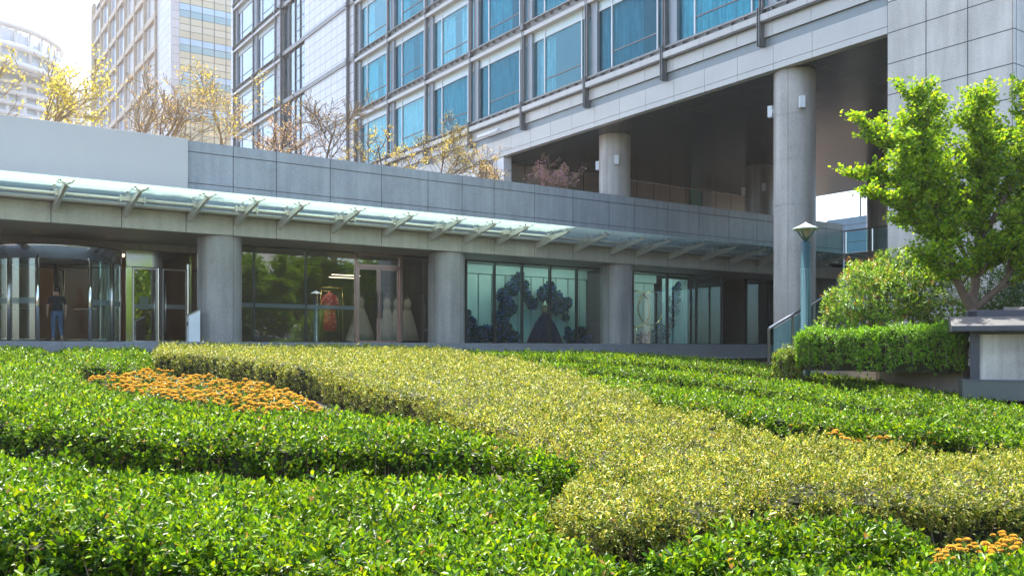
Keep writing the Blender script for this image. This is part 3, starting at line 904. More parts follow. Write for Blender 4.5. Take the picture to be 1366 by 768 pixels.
# raised walkway with a glass balustrade, right of the big column
WK = empty('raised_walkway', tuple(tw(-12.6, 15.7)) + (0,), ROT_T, 'dark raised walkway joining the low building to the tiled pier', 'walkway')
w = MB(); w.box(0, 12.0, 0.0, 3.2, 5.55, 6.45); w.build('deck', M['soffit_stone'], WK)
w = MB(); w.box(0.2, 12.0, 2.4, 2.5, 1.3, 5.55); w.build('glass_wall', M['pale_glass'], WK)
w = MB()
for q in np.arange(0.2, 12, 1.6): w.box(q - 0.04, q + 0.04, 2.3, 2.4, 1.3, 5.55)
w.build('frame', M['steel_dark'], WK)
BL = empty('glass_balustrade', tuple(tw(-12.6, 15.7)) + (6.45,), ROT_T, 'teal glass balustrade with a steel top rail above the dark walkway', 'balustrade')
for q in np.arange(0.0, 11.9, 1.5):
    w = MB(); w.box(q + 0.06, q + 1.44, 0.06, 0.075, 0.05, 1.08); w.build('glass_panel', M['rail_glass'], BL)
    w = MB(); w.box(q - 0.03, q + 0.03, 0.03, 0.11, 0, 1.12); w.build('post', M['brushed'], BL)
w = MB(); w.tube([(-0.1, 0.07, 1.14), (12.0, 0.07, 1.14)], 0.035, 8); w.build('top_rail', M['steel_dark'], BL)

# blue clad building seen under the tower
BB = empty('blue_building', tuple(tw(-60, 62)) + (0,), ROT_T, 'blue panelled building seen through the gap under the tower', 'building')
xx0 = tu(1103, 62) + 60
w = MB(); w.box(xx0, xx0 + 40, 0, 15, 0, 16.0)
w.build('wall', granite('blue_panel', (0.16, 0.30, 0.42), 0.3, panel=(9.0, 1.9), joint=0.05, jointcol=(0.07, 0.12, 0.17)), BB)
w = MB(); w.box(xx0 + 6.2, xx0 + 12, -0.1, 0.0, 9.0, 15.6); w.build('window', granite('pale_window', (0.42, 0.50, 0.56), 0.2, panel=(1.5, 1.9), joint=0.06), BB)
for q in (4.0, 4.9, 6.6, 8.0):
    w = MB(); w.box(xx0 + q, xx0 + q + 0.14, 0.2, 0.34, 16.0, 20.0); w.build('roof_post', M['steel_dark'], BB)
w = MB(); w.box(xx0 + 7.6, xx0 + 8.3, 0.2, 1.0, 16.0, 18.6); w.build('chimney', M['steel_dark'], BB)

# ================================================================== SECOND TOWER (same front line, further left)
T2 = empty('office_tower', tuple(tw(-83.04, 0)) + (0,), ROT_T, 'pale far tower with tan floor bands and striped glass end wall', 'building')
def tyu(u, x):
    a = (u - UC) / F; q = T0 + x * TX
    return (a * q[1] - q[0]) / (TI[0] - a * TI[1])
M['far_pane'] = plain('far_pane', (0.52, 0.60, 0.70), 0.12, var=0.25, scale=0.25)
M['glare_tan_band'] = plain('glare_tan_band', (0.62, 0.51, 0.38), 0.6, var=0.15)  # lightened and warmed: sun glare put into the far tower's colours
M['far_white'] = plain('far_white', (0.66, 0.64, 0.62), 0.5, var=0.06)
M['far_tile'] = granite('far_tile', (0.66, 0.63, 0.62), 0.4, var=0.05, panel=(1.2, 0.9), joint=0.03, jointcol=(0.40, 0.37, 0.36))
M['far_tile_side'] = granite('far_tile_side', (0.64, 0.61, 0.61), 0.4, var=0.05, panel=(1.2, 0.91), axis='y', joint=0.03, jointcol=(0.40, 0.37, 0.36))
off = 83.04
BX = [-128.3, -127.1, -121.34, -115.67, -110.51, -105.42, -99.86, -94.74, -89.37]
BX = [x + off for x in BX]
zb0 = 35.2 - 3.62 * 8
t = MB(); t.box(BX[0], -0.02, 0.45, 26, 0, 52); t.build('tower_core', M['dark_room'], T2)
t = MB(); t.box(BX[-1] + 0.3, -0.001, 0.0, 0.44, 0, 52); t.build('tiled_wall', M['far_tile'], T2)
t = MB()
for r in range(13):
    z = zb0 + 3.62 * r; t = MB(); t.box(BX[0], BX[-1] + 0.3, -0.16, 0.4, z - 0.32, z + 0.32); t.build('floor_band', M['glare_tan_band'], T2)
for i, x in enumerate(BX):
    t = MB(); t.box(x - 0.11, x + 0.11, -0.24, 0.2, 0, 52); t.build('post', M['glare_tan_band'], T2)
for i in range(len(BX) - 1):
    a, b = BX[i] + 0.16, BX[i + 1] - 0.16
    solid = i >= 5
    for r in range(5, 12):
        z = zb0 + 3.62 * r
        t = MB(); t.box(a, b, 0.2, 0.25, z + 0.35, z + 3.27)
        o = t.build('window', M['far_white'] if solid else M['far_pane'], T2)
        f = MB(); f.box(a + (b - a) * 0.22, a + (b - a) * 0.22 + 0.12, 0.0, 0.2, z + 0.35, z + 3.27); f.box(a, a + (b - a) * 0.2, 0.12, 0.2, z + 0.35, z + 3.27)
        f.build('frame', M['far_white'], o)
# end wall with coloured glass courses
ys = [0.0] + [tyu(u, -83.04) for u in (238.6, 253.5, 269.5, 285.5, 301.0)] + [tyu(318, -83.04), tyu(336, -83.04)]
t = MB(); t.box(0.0, 0.25, 0.0, ys[1], 0, 52); t.build('tiled_wall', M['far_tile_side'], T2)
courses = [('sky_course', (0.50, 0.66, 0.82), 0.12), ('teal_course', (0.36, 0.52, 0.56), 0.15), ('cream_course', (0.66, 0.60, 0.44), 0.35), ('cream_course', (0.68, 0.63, 0.50), 0.35), ('cream_course', (0.64, 0.58, 0.42), 0.35)]
cms = [plain(n + '_glass', c, r, var=0.08, scale=0.3) for n, c, r in courses]
ch = 3.64 / 5
ztop0 = EYE + (466 - 46.5) * 94.5 / F     # top of a pale blue course
for r in range(-9, 4):
    for k in range(5):
        mb_ = MB()
        z1 = ztop0 + 3.64 * r - ch * k
        for a, b in zip(ys[1:-1], ys[2:]):
            mb_.box(0.02, 0.12, a + 0.05, b - 0.05, z1 - ch + 0.03, z1 - 0.03)
        mb_.build(courses[k][0], cms[k], T2)
t = MB(); t.box(-0.018, 0.05, ys[1], ys[-1], 0, 52); t.build('end_backing', M['steel_sill'], T2)

# ================================================================== ROUND TOWER far left
RB = empty('round_tower', (-133 - 42, 285, 0), 0.0, 'distant white round tower with stacked balcony bands and a stepped roof', 'building')
M['far_glass'] = plain('far_glass', (0.46, 0.54, 0.62), 0.15, var=0.25, scale=0.2)
RBR = 42.0
zr = EYE + (466 - 97) * 262 / F
for k in range(14):
    z = zr - 3.1 * k
    t = MB(); t.lathe([(RBR - 1.0, z - 1.25), (RBR, z - 1.25), (RBR, z), (RBR - 1.0, z)], 0, 0, 96, caps=False); t.build('floor_band', M['far_white'], RB)
t = MB(); t.lathe([(RBR - 1.6, 0), (RBR - 1.6, zr - 0.5), (2, zr - 0.4)], 0, 0, 72, caps=False); t.build('glazing', M['far_glass'], RB)
t = MB()
for k in range(60):
    a = 2 * PI * k / 60
    t.tube([((RBR - 1.2) * math.cos(a), (RBR - 1.2) * math.sin(a), 0), ((RBR - 1.2) * math.cos(a), (RBR - 1.2) * math.sin(a), zr - 0.6)], 0.55 if k % 3 else 1.1, 6)
t.build('fin', M['far_white'], RB)
R2 = 26.0; c2 = (14.0, -20.0)
zr2 = zr + 9.5
t = MB(); t.lathe([(R2 - 1.6, zr - 2), (R2 - 1.6, zr2), (1, zr2 + 1.0)], c2[0], c2[1], 72, caps=False); t.build('glazing', M['far_glass'], RB)
for z in (zr + 0.2, zr + 5.0, zr2 + 1.2):
    t = MB(); t.lathe([(R2 - 1.2, z - 1.6), (R2, z - 1.6), (R2, z), (R2 - 1.2, z)], c2[0], c2[1], 96, caps=False); t.build('floor_band', M['far_white'], RB)
t = MB()
for k in range(36):
    a = 2 * PI * k / 36
    t.tube([(c2[0] + (R2 - 1.1) * math.cos(a), c2[1] + (R2 - 1.1) * math.sin(a), zr), (c2[0] + (R2 - 1.1) * math.cos(a), c2[1] + (R2 - 1.1) * math.sin(a), zr2)], 0.5, 6)
t.build('fin', M['far_white'], RB)
for q in (4, 9, 13):
    t = MB(); t.tube([(c2[0] + q, c2[1] - 8, zr2), (c2[0] + q, c2[1] - 8, zr2 + 3.6)], 0.15, 5); t.build('mast', M['far_white'], RB)

# ================================================================== PLANTING
def sstep(a, b, x):
    t = np.clip((x - a) / (b - a), 0, 1); return t * t * (3 - 2 * t)

def line_dist(X, Y, pl):
    X = np.asarray(X, float); dm = np.full(X.shape, 1e9)
    for (xa, ya), (xb, yb) in zip(pl[:-1], pl[1:]):
        dx, dy = xb - xa, yb - ya
        t = np.clip(((X - xa) * dx + (Y - ya) * dy) / (dx * dx + dy * dy + 1e-12), 0, 1)
        dm = np.minimum(dm, np.hypot(X - xa - t * dx, Y - ya - t * dy))
    return dm

def GY(u, v, dy):
    a = G(u, v); s = (a[1] + dy) / a[1]
    return (a[0] * s, a[1] * s)

def hedge(label, px, pal, H=0.38, extra=None, seed=1, aspect=0.55, cat='hedge', group='low clipped hedges of the planting', topz=None, basez=None,
          world=False, fr=(), dens=1.0, K=6, Lk=1.0, sides=1.0, rough=1.0, tipb=0.25, bare=0.0, lab_stems=True, ymax_rich=11):
    poly = [(p[0], p[1]) for p in px] if world else [p[1] if p[0] == 'w' else G(*p) for p in px]
    P = np.array(poly)
    cx, cy = P.mean(0)
    if topz is None:
        ex = extra or (lambda X, Y: 0 * X)
        frs = [([G(*q) for q in pl], val, wd) for pl, val, wd in fr]
        topf = lambda X, Y: top_plane(X, Y) + ex(X, Y) + sum(val * np.clip(1 - line_dist(X, Y, pl) / wd, 0, 1) for pl, val, wd in frs)
        basef = lambda X, Y: ground_z(X, Y)
    else:
        topf = topz; basef = basez
    cz = float(np.min(basef(P[:, 0], P[:, 1])))
    root = empty(cat, (cx, cy, cz), 0, label, cat, group)
    off = np.array([cx, cy, cz])
    x0, y0 = P.min(0); x1, y1 = P.max(0)
    dfun = lambda Y: dens * np.maximum(190, 800 * (4.0 / np.maximum(Y, 3.6)) ** 1.05)
    dmax = float(dfun(max(y0, 3.6)))
    n = int((x1 - x0) * (y1 - y0) * dmax)
    X = rng.uniform(x0, x1, n); Y = rng.uniform(y0, y1, n)
    # keep only what can be seen or nearly so
    vis = (np.abs(X) < 0.75 * Y + 1.2) & (Y > 3.0)
    keep = vis & (rng.random(n) < dfun(Y) / dmax)
    X, Y = X[keep], Y[keep]
    ins = in_poly(X, Y, poly); X, Y = X[ins], Y[ins]
    ed = edge_dist(X, Y, poly)
    lm = 0.6 * lump(X, Y, 1.1, seed) + 0.55 * lump(X, Y, 0.42, seed + 50) + 0.5 * lump(X, Y, 0.2, seed + 51)
    hole = lump(X, Y, 0.45, seed + 90) < -1.3
    keep = ~(hole & (rng.random(len(X)) < 0.85)); X, Y, ed, lm = X[keep], Y[keep], ed[keep], lm[keep]
    rnd = np.clip(1 - ed / 0.24, 0, 1)
    Z = topf(X, Y) + rough * 0.045 * lm - 0.15 * rnd ** 2 + rng.normal(0, 0.018, len(X)) - 0.08 * (rng.random(len(X)) < 0.35) + rng.uniform(0.02, 0.09, len(X)) * (rng.random(len(X)) < 0.10)
    tilt = rng.normal(0, 0.33, (len(X), 2))
    axis = np.stack([tilt[:, 0], tilt[:, 1] - 0.05, np.ones(len(X))], 1)
    pts = [np.stack([X, Y, Z], 1)]; axs = [axis]; dark = [np.ones(len(X))]
    # sides
    np_ = len(poly); area2 = sum(poly[i][0] * poly[(i + 1) % np_][1] - poly[(i + 1) % np_][0] * poly[i][1] for i in range(np_))
    sgn = 1 if area2 > 0 else -1
    stems_b, stems_d, stems_L = [], [], []
    for i in range(np_):
        a = P[i]; b = P[(i + 1) % np_]; e = b - a; l = np.hypot(*e)
        if l < 1e-3: continue
        nrm = np.array([e[1], -e[0]]) / l * sgn
        mid = (a + b) / 2
        if nrm @ (-mid) / np.hypot(*mid) < -0.35: continue
        if abs(mid[0]) > 0.85 * mid[1] + 3 or mid[1] < 2.6: continue
        hh = float(topf(mid[:1], mid[1:])[0] - basef(mid[:1], mid[1:])[0])
        m = int(l * hh * dfun(mid[1]) * 1.05 * sides)
        if m < 1: continue
        t = rng.random(m); fz = rng.random(m) ** 0.75
        base = a + t[:, None] * e
        tx, ty = base[:, 0], base[:, 1]
        zt = topf(tx, ty); zb = basef(tx, ty)
        low = 0.16 + 0.12 * lump(tx, ty, 0.6, seed + 7)
        z = zb + (zt - zb) * (low + (1 - low) * fz) - 0.05
        out = 0.05 * lump(tx, ty, 0.35, seed + 3) - 0.03 + 0.05 * (1 - fz) * 0 - 0.10 * (fz > 0.85) * (fz - 0.85) / 0.15
        q = np.stack([tx + nrm[0] * out, ty + nrm[1] * out, z], 1) + rng.normal(0, 0.025, (m, 3))
        ax = np.stack([np.full(m, nrm[0] * 0.8), np.full(m, nrm[1] * 0.8), np.full(m, 0.75)], 1) + rng.normal(0, 0.3, (m, 3))
        pts.append(q); axs.append(ax); dark.append(np.ones(m))
        ns = int(l * 26)
        t = rng.random(ns); base = a + t[:, None] * e - nrm * rng.uniform(0.0, 0.2, (ns, 1))
        zb = basef(base[:, 0], base[:, 1])
        stems_b.append(np.stack([base[:, 0], base[:, 1], zb - 0.03], 1))
        stems_d.append(np.stack([rng.normal(0, 0.18, ns), rng.normal(0, 0.18, ns), np.ones(ns)], 1))
        stems_L.append(np.full(ns, hh * 0.85))
    pts = np.concatenate(pts); pts[:, 2] -= 0.0045 * np.maximum(0, pts[:, 1] - 5); axs = np.concatenate(axs)
    Ls = Lk * (0.048 + 0.0016 * np.maximum(0, pts[:, 1] - 4.5)) * rng.uniform(0.68, 1.3, len(pts)) * (1 + 0.12 * lump(pts[:, 0], pts[:, 1], 0.7, seed + 77))
    near = pts[:, 1] < ymax_rich
    for sel, rich, kk in ((near, True, K), (~near, False, K)):
        if sel.sum() == 0: continue
        B, D, U, LL, WW, C = shoots_to_leaves(pts[sel] - off, axs[sel], kk, Ls[sel], aspect, pal, tipb)
        patch = 1 + 0.16 * np.repeat(lump(pts[sel][:, 0], pts[sel][:, 1], 1.6, seed + 31)[None], kk, 0).reshape(-1)
        C = C * patch[:, None]
        dead = np.repeat((lump(pts[sel][:, 0], pts[sel][:, 1], 0.8, seed + 61) > 1.75)[None], kk, 0).reshape(-1) & (rng.random(len(C)) < 0.4)
        C[dead] = pick([(2, (0.36, 0.22, 0.11)), (1, (0.22, 0.12, 0.06)), (1, (0.46, 0.33, 0.20))], int(dead.sum()))
        leaves('foliage', B, D, U, LL, WW, np.clip(C, 0.004, 0.8), M['leaf'], root, rich)
    tw_ = rng.random(len(X)) < 0.05
    if tw_.any():
        q = np.stack([X[tw_], Y[tw_], Z[tw_] - 0.07 - 0.0045 * np.maximum(0, Y[tw_] - 5)], 1) - off; k_ = len(q)
        tag(leaves('twigs', q, np.stack([rng.normal(0, 0.35, k_), rng.normal(0, 0.35, k_), np.ones(k_)], 1), rng.normal(0, 1, (k_, 3)), rng.uniform(0.07, 0.15, k_), 0.007,
               pick([(2, (0.22, 0.16, 0.08)), (1, (0.14, 0.10, 0.05)), (1, (0.34, 0.27, 0.16))], k_), M['twig'], root, False, droop=0.03), kind='stuff')
    # dark solid filling that stands in for the shade inside the hedge
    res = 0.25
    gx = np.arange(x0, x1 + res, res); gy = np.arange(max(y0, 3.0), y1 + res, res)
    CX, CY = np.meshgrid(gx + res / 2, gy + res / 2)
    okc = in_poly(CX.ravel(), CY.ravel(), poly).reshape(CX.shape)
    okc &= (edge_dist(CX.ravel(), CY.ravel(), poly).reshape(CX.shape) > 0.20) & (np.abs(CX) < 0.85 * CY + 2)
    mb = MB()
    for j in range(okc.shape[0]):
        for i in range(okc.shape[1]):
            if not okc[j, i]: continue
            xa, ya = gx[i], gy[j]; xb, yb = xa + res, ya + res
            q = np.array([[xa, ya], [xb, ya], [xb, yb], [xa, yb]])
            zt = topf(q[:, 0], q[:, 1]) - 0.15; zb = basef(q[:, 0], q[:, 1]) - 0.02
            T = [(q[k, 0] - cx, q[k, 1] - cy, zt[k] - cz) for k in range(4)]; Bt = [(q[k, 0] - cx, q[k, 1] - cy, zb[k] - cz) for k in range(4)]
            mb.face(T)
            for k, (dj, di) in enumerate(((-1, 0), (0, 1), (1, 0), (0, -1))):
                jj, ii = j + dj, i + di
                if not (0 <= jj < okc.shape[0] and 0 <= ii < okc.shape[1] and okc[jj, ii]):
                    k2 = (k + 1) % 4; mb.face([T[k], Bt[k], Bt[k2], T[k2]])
    if mb.f: mb.build('shade_core', M['core'], root)
    if stems_b:
        b_, d_, l_ = np.concatenate(stems_b), np.concatenate(stems_d), np.concatenate(stems_L)
        c_ = pick([(2, (0.16, 0.11, 0.06)), (1, (0.10, 0.07, 0.045)), (1, (0.24, 0.19, 0.12))], len(b_))
        up = np.stack([rng.normal(0, 1, len(b_)), rng.normal(0, 1, len(b_)), np.zeros(len(b_))], 1)
        tag(leaves('stems', b_ - off, d_, up, l_, 0.012, c_, M['twig'], root, False, droop=0.02), kind='stuff')
    return root

yex = lambda X, Y: 0.07 + 0.20 * sstep(8, 15, Y) - 0.20 * sstep(17, 25, Y)
hedge('glossy green hedge filling the near left of the planting, a soil gap along its back',
      [(-400, 592), (0, 585), (83, 599), (157, 607), (248, 617), (315, 617), (364, 624), (460, 619), (533, 622), (650, 624), (715, 627), (733, 645), (724, 685), (742, 720), (800, 733), (850, 737),
       (860, 800), (860, 900), (420, 900), (385, 775), (200, 729), (0, 720), (-400, 716)], GREEN, seed=1, fr=[([(385, 775), (200, 729), (0, 720), (-400, 716)], 0.07, 0.8), ([(0, 585), (83, 599), (157, 607), (248, 617), (315, 617), (364, 624), (460, 619), (533, 622), (650, 624), (715, 627)], -0.10, 1.3)])
hedge('narrow green hedge end at the very bottom left, in front of bare stems',
      [(-400, 765), (0, 754), (110, 764), (300, 810), (330, 960), (-400, 960)], GREEN, seed=2, extra=lambda X, Y: 0 * X - 0.02)
hedge('broad green hedge between the orange flower bed and the nearest left hedge',
      [(-400, 470), (0, 461), (65, 462), (90, 478), (105, 494), (135, 512), (200, 527), (260, 537), (340, 550), (405, 549), (450, 547), (553, 556), (595, 575), (655, 594), (712, 613), (795, 632), (735, 632), (690, 613),
       (640, 608), (550, 605), (460, 602), (364, 603), (315, 599), (248, 597), (157, 587), (83, 577), (0, 566), (-400, 565)], GREEN, seed=3, fr=[([(735, 632), (690, 613), (640, 608), (550, 605), (460, 602), (364, 603), (315, 599), (248, 597), (157, 587), (83, 577), (0, 566), (-400, 565)], 0.13, 2.2)])
hedge('small dark green hedge behind the orange flower bed, left end of the yellow hedge',
      [(72, 462), (198, 462), (202, 474), (195, 483), (112, 481), (95, 476)], GREEN, seed=4)
hedge('long golden yellow hedge curving through the middle of the planting',
      [(205, 462), (400, 461), (600, 463), (640, 476), (700, 494), (800, 526), (880, 550), (960, 570), (1050, 586), (1150, 600), (1260, 606), (1366, 608), (1560, 616),
       (1560, 680), (1366, 668), (1240, 668), (1140, 666), (1050, 672), (950, 688), (870, 695), (800, 700), (750, 692), (736, 672), (742, 652), (770, 634), (812, 624), ('w', GY(800, 632, .3)), ('w', GY(719, 615, .4)), ('w', GY(661, 582, .4)), ('w', GY(595, 562, .45)), ('w', GY(553, 545, .5)), ('w', GY(500, 541, 1.0)), ('w', G(450, 541, -.30)), ('w', G(420, 535, -.38)), ('w', G(360, 524, -.38)), ('w', G(300, 514, -.38)), ('w', G(207, 498, -.38))],
      YELLOW, extra=yex, seed=5, aspect=0.48, dens=1.75, Lk=0.66, K=6, tipb=0.3, rough=2.3)
hedge('farthest green hedge row, along the paving before the flower windows',
      [(612, 464), (800, 465), (1000, 474), (1080, 486), (1200, 502), (1290, 514), (1420, 540), (1420, 560), (1365, 547), (1200, 516), (1110, 499), (1000, 488), (900, 482), (800, 477), (700, 471), (640, 469)], GREEN, seed=6, fr=[([(1420, 560), (1365, 547), (1200, 516), (1110, 499), (1000, 488), (900, 482), (800, 477), (640, 469)], 0.08, 1.5)], extra=lambda X, Y: -0.04 - 0.10 * sstep(4, 9, X))
hedge('middle of the three green hedge rows right of the yellow hedge',
      [(660, 476), (720, 479), (800, 483), (900, 489), (1000, 496), (1110, 507), (1200, 524), (1365, 556), (1420, 567), (1420, 588), (1365, 570), (1240, 548), (1069, 523), (1012, 514), (900, 501), (800, 491), (720, 485)], GREEN, seed=7, fr=[([(1420, 588), (1365, 570), (1240, 548), (1069, 523), (1012, 514), (900, 501), (800, 491), (720, 485)], 0.13, 1.5)], extra=lambda X, Y: -0.05 - 0.06 * sstep(4, 9, X))
hedge('green hedge row directly behind the yellow hedge, bare stems showing below',
      [(700, 490), (800, 500), (900, 510), (1012, 523), (1087, 535), (1240, 558), (1365, 579), (1430, 598), (1430, 612), (1365, 594), (1207, 578), (1069, 564), (994, 554), (934, 544), (880, 534), (830, 526), (794, 519), (740, 505)], GREEN, seed=8, dens=1.0, fr=[([(1430, 612), (1365, 594), (1207, 578), (1069, 564), (994, 554), (934, 544), (880, 534), (830, 526), (740, 505)], 0.16, 1.8)], extra=lambda X, Y: 0 * X - 0.03)
hedge('short green hedge in front of the yellow hedge, left of the near marigolds',
      [(870, 738), (880, 722), (930, 713), (1000, 703), (1100, 696), (1180, 694), (1238, 703), (1232, 722), (1150, 733), (1000, 744), (900, 752)], GREEN, seed=9, extra=lambda X, Y: 0.03 + 0 * X)
hedge('green hedge across the bottom right corner, before the near marigolds',
      [(880, 766), (1000, 757), (1150, 748), (1220, 743), (1300, 738), (1366, 733), (1500, 730), (1600, 800), (1600, 960), (880, 960)], GREEN, seed=10)

# ---- marigolds
def marigold_proto():
    r = empty('marigold', (0, 0, 0), 0, 'orange marigold', 'flower', 'orange marigolds')
    for bx, by, bz, bs in ((0.0, 0.0, 0.205, 0.78), (0.062, 0.035, 0.18, 0.62), (-0.05, 0.055, 0.19, 0.68), (0.01, -0.065, 0.165, 0.55)):
        n = 190
        a = rng.uniform(0, 2 * PI, n); t = rng.random(n) ** 0.6
        el = np.radians(85 - 80 * t) + rng.normal(0, 0.2, n)
        d = np.stack([np.cos(a) * np.cos(el), np.sin(a) * np.cos(el), np.sin(el)], 1)
        base = d * np.array([0.022, 0.022, 0.012]) * bs + np.array([bx, by, bz])
        c = pick([(3, (0.70, 0.46, 0.07)), (2, (0.76, 0.56, 0.13)), (1, (0.58, 0.33, 0.04))], n, 0.2)
        leaves('bloom', base, d, np.tile([0, 0, 1.0], (n, 1)) + d * 0.01, 0.025 * bs, 0.021 * bs, c, M['petal'], r, False)
        s = MB(); s.tube([(bx * 0.2, by * 0.2, 0), (bx * 0.7, by * 0.7, 0.1), (bx, by, bz)], 0.004, 5); s.build('stem', M['core'], r)
    n = 90
    p = np.stack([rng.normal(0, 0.05, n), rng.normal(0, 0.05, n), rng.uniform(0.03, 0.16, n)], 1)
    a = rng.uniform(0, 2 * PI, n); d = np.stack([np.cos(a), np.sin(a), rng.uniform(-0.1, 0.9, n)], 1)
    leaves('leaf', p, d, np.tile([0, 0, 1.0], (n, 1)), 0.06, 0.02, pick([(1, (0.06, 0.14, 0.02)), (1, (0.09, 0.17, 0.04))], n), M['leaf'], r, False)
    return r
mg = marigold_proto(); mg_used = False
def place_marigold(x, y, s, label, dz=0.0):
    global mg_used
    o = mg if not mg_used else copy_tree(mg)
    mg_used = True
    o.location = (x, y, float(ground_z(np.array(x), np.array(y))) + dz); o.scale = (s, s * rng.uniform(0.85, 1.1), s * rng.uniform(0.75, 1.12)); o.rotation_euler = (rng.normal(0, 0.2), rng.normal(0, 0.2), rng.uniform(0, 6.28))
    o['label'] = label; o['group'] = {'orange marigold in the broad bed left of the yellow hedge': 'marigolds of the left bed', 'orange marigold low at the foot of the hedge behind the yellow hedge': 'marigolds behind the yellow hedge'}.get(label, 'marigolds at the bottom right')
bed = [G(u, v, -0.15) for u, v in ((120, 502), (199, 494), (265, 501), (356, 512), (405, 526), (440, 546), (340, 547), (248, 532), (150, 519))]
bp = np.array(bed); k = 0; tries = 0; placed = []
while k < 290 and tries < 40000:
    tries += 1
    x = rng.uniform(bp[:, 0].min(), bp[:, 0].max()); y = rng.uniform(bp[:, 1].min(), bp[:, 1].max())
    if not in_poly(np.array([x]), np.array([y]), bed)[0]: continue
    if placed and min((x - a) ** 2 + (y - b) ** 2 for a, b in placed) < 0.11 ** 2: continue
    placed.append((x, y)); place_marigold(x, y, rng.uniform(1.0, 1.35), 'orange marigold in the broad bed left of the yellow hedge'); k += 1
for u, v in ((1012, 572), (1042, 574), (1073, 584), (1091, 582), (1122, 588), (1130, 593), (1150, 595), (1162, 588), (1174, 596), (1218, 592), (1226, 596), (1239, 601), (1140, 600), (1195, 598), (1208, 600), (1262, 603)):
    x, y = G(u, v - 6, -0.10); place_marigold(x, y + 0.3, rng.uniform(0.9, 1.3), 'orange marigold low at the foot of the hedge behind the yellow hedge', 0.10)
for u, v in ((1255, 711), (1272, 715), (1244, 721), (1249, 731), (1261, 729), (1288, 709), (1288, 715), (1300, 712), (1312, 710), (1328, 706), (1322, 714), (1337, 702), (1349, 701), (1352, 710), (1347, 717), (1310, 719), (1321, 721), (1362, 701), (1363, 692), (1351, 724), (1273, 724), (1361, 670), (1360, 655)):
    x, y = G(u, v, -0.15); place_marigold(x, y, rng.uniform(0.68, 0.9), 'orange marigold on the bare soil below the right end of the yellow hedge')

# ---- trees
class Wood:
    def __init__(self): self.mb = MB(); self.tp = []; self.td = []; self.tl = []
    def grow(self, p, d, length, rad, level, rnd, up=0.25, spread=0.7, kids=4, bend=0.12, minrad=0.004, start=0.3):
        n = 5; pts = [Vector(p)]; d = Vector(d).normalized(); dirs = [d.copy()]
        for k in range(n):
            d = (d + Vector((rnd.gauss(0, bend), rnd.gauss(0, bend), rnd.gauss(0, bend) + up * 0.12))).normalized()
            pts.append(pts[-1] + d * (length / n)); dirs.append(d.copy())
        r1 = max(minrad, rad * (0.45 if level > 0 else 0.3))
        self.mb.tube(pts, [rad + (r1 - rad) * k / n for k in range(n + 1)], 7 if rad > 0.02 else 4, caps=False)
        if level <= 1:
            for k in range(1, n + 1):
                self.tp.append(tuple(pts[k])); self.td.append(tuple(dirs[k])); self.tl.append(level)
        if level == 0: return
        for c in range(kids):
            t = start + (1 - start) * (c + rnd.random()) / kids
            i = min(int(t * n), n - 1); q = pts[i].lerp(pts[i + 1], t * n - i)
            a = rnd.uniform(0, 2 * PI)
            ref = Vector((math.cos(a), math.sin(a), 0)); ref = (ref - dirs[i] * ref.dot(dirs[i])).normalized()
            nd = dirs[i] * (1 - spread * 0.5) + ref * spread + Vector((0, 0, up * 0.5))
            self.grow(q, nd, length * rnd.uniform(0.45, 0.7) * (1.1 - 0.4 * t), max(minrad, r1 + (rad - r1) * (1 - t)) * 0.6, level - 1, rnd, up, spread, kids, bend, minrad, 0.15)

def leaf_cloud(name, tp, td, per, L, aspect, pal, mat, parent, sc=0.08, rich=False, off=(0, 0, 0), updir=0.3):
    tp = np.array(tp); td = np.array(td); n = len(tp) * per
    p = np.repeat(tp, per, 0) + rng.normal(0, sc, (n, 3))
    d = np.repeat(td, per, 0) * 0.4 + rng.normal(0, 0.7, (n, 3)) + np.array([0, 0, updir])
    u = rng.normal(0, 0.6, (n, 3)) + np.array([0, 0, 1.0])
    return leaves(name, p - np.array(off), d, u, L * rng.uniform(0.7, 1.25, n), L * aspect * rng.uniform(0.8, 1.2, n), np.clip(pick(pal, n), 0.004, 0.85), mat, parent, rich)

def small_tree(label, u, y, z0, height, rad, seed, levels, kids, spread, pal, per, L, bark='bark', stems=1, sc=0.07, aspect=0.6, group='trees on the roof terrace', width=1.0, mat='leaf_thin', crown='crown', up=0.35, cat='tree', loc=None, name='terrace_tree'):
    rnd = random.Random(seed)
    base = loc if loc else tuple(pw(pu(u, y), y)) + (z0,)
    r = empty(name, base, 0, label, cat, group)
    w = Wood()
    for k in range(stems):
        a = rnd.uniform(0, 6.28); lean = 0.1 if stems == 1 else 0.55
        w.grow((0, 0, 0), (lean * math.cos(a) * width, lean * math.sin(a) * width, 1), height * 0.62 * (rnd.uniform(0.8, 1.1) if stems > 1 else 1), rad, levels, rnd, up=up, spread=spread, kids=kids, minrad=0.0075 if loc is None else 0.006)
    tz = sorted(p[2] for p in w.tp)[int(len(w.tp) * 0.985)]
    s = height / tz; sw = s * (width if loc is None else 1.0)
    V = [(v[0] * sw, v[1] * sw, v[2] * s) for v in w.mb.v]; w.mb.v = V
    w.mb.build('trunk', M[bark], r)
    tp = [(p[0] * sw, p[1] * sw, p[2] * s) for p in w.tp]
    if per and loc is None:
        tp2 = list(zip(tp, w.td)); random.Random(seed).shuffle(tp2); tp2 = tp2[:int(len(tp2) * 0.12)]; tp = [q[0] for q in tp2]; w.td = [q[1] for q in tp2]
    if per: leaf_cloud(crown, tp, w.td, per, L, aspect, pal, M[mat], r, sc)
    return r
PAL_OLIVE = [(3, (0.42, 0.34, 0.07)), (2, (0.28, 0.28, 0.05)), (1, (0.50, 0.36, 0.12))]
PAL_GOLD = [(3, (0.46, 0.40, 0.19)), (2, (0.38, 0.34, 0.14)), (1, (0.36, 0.34, 0.08))]
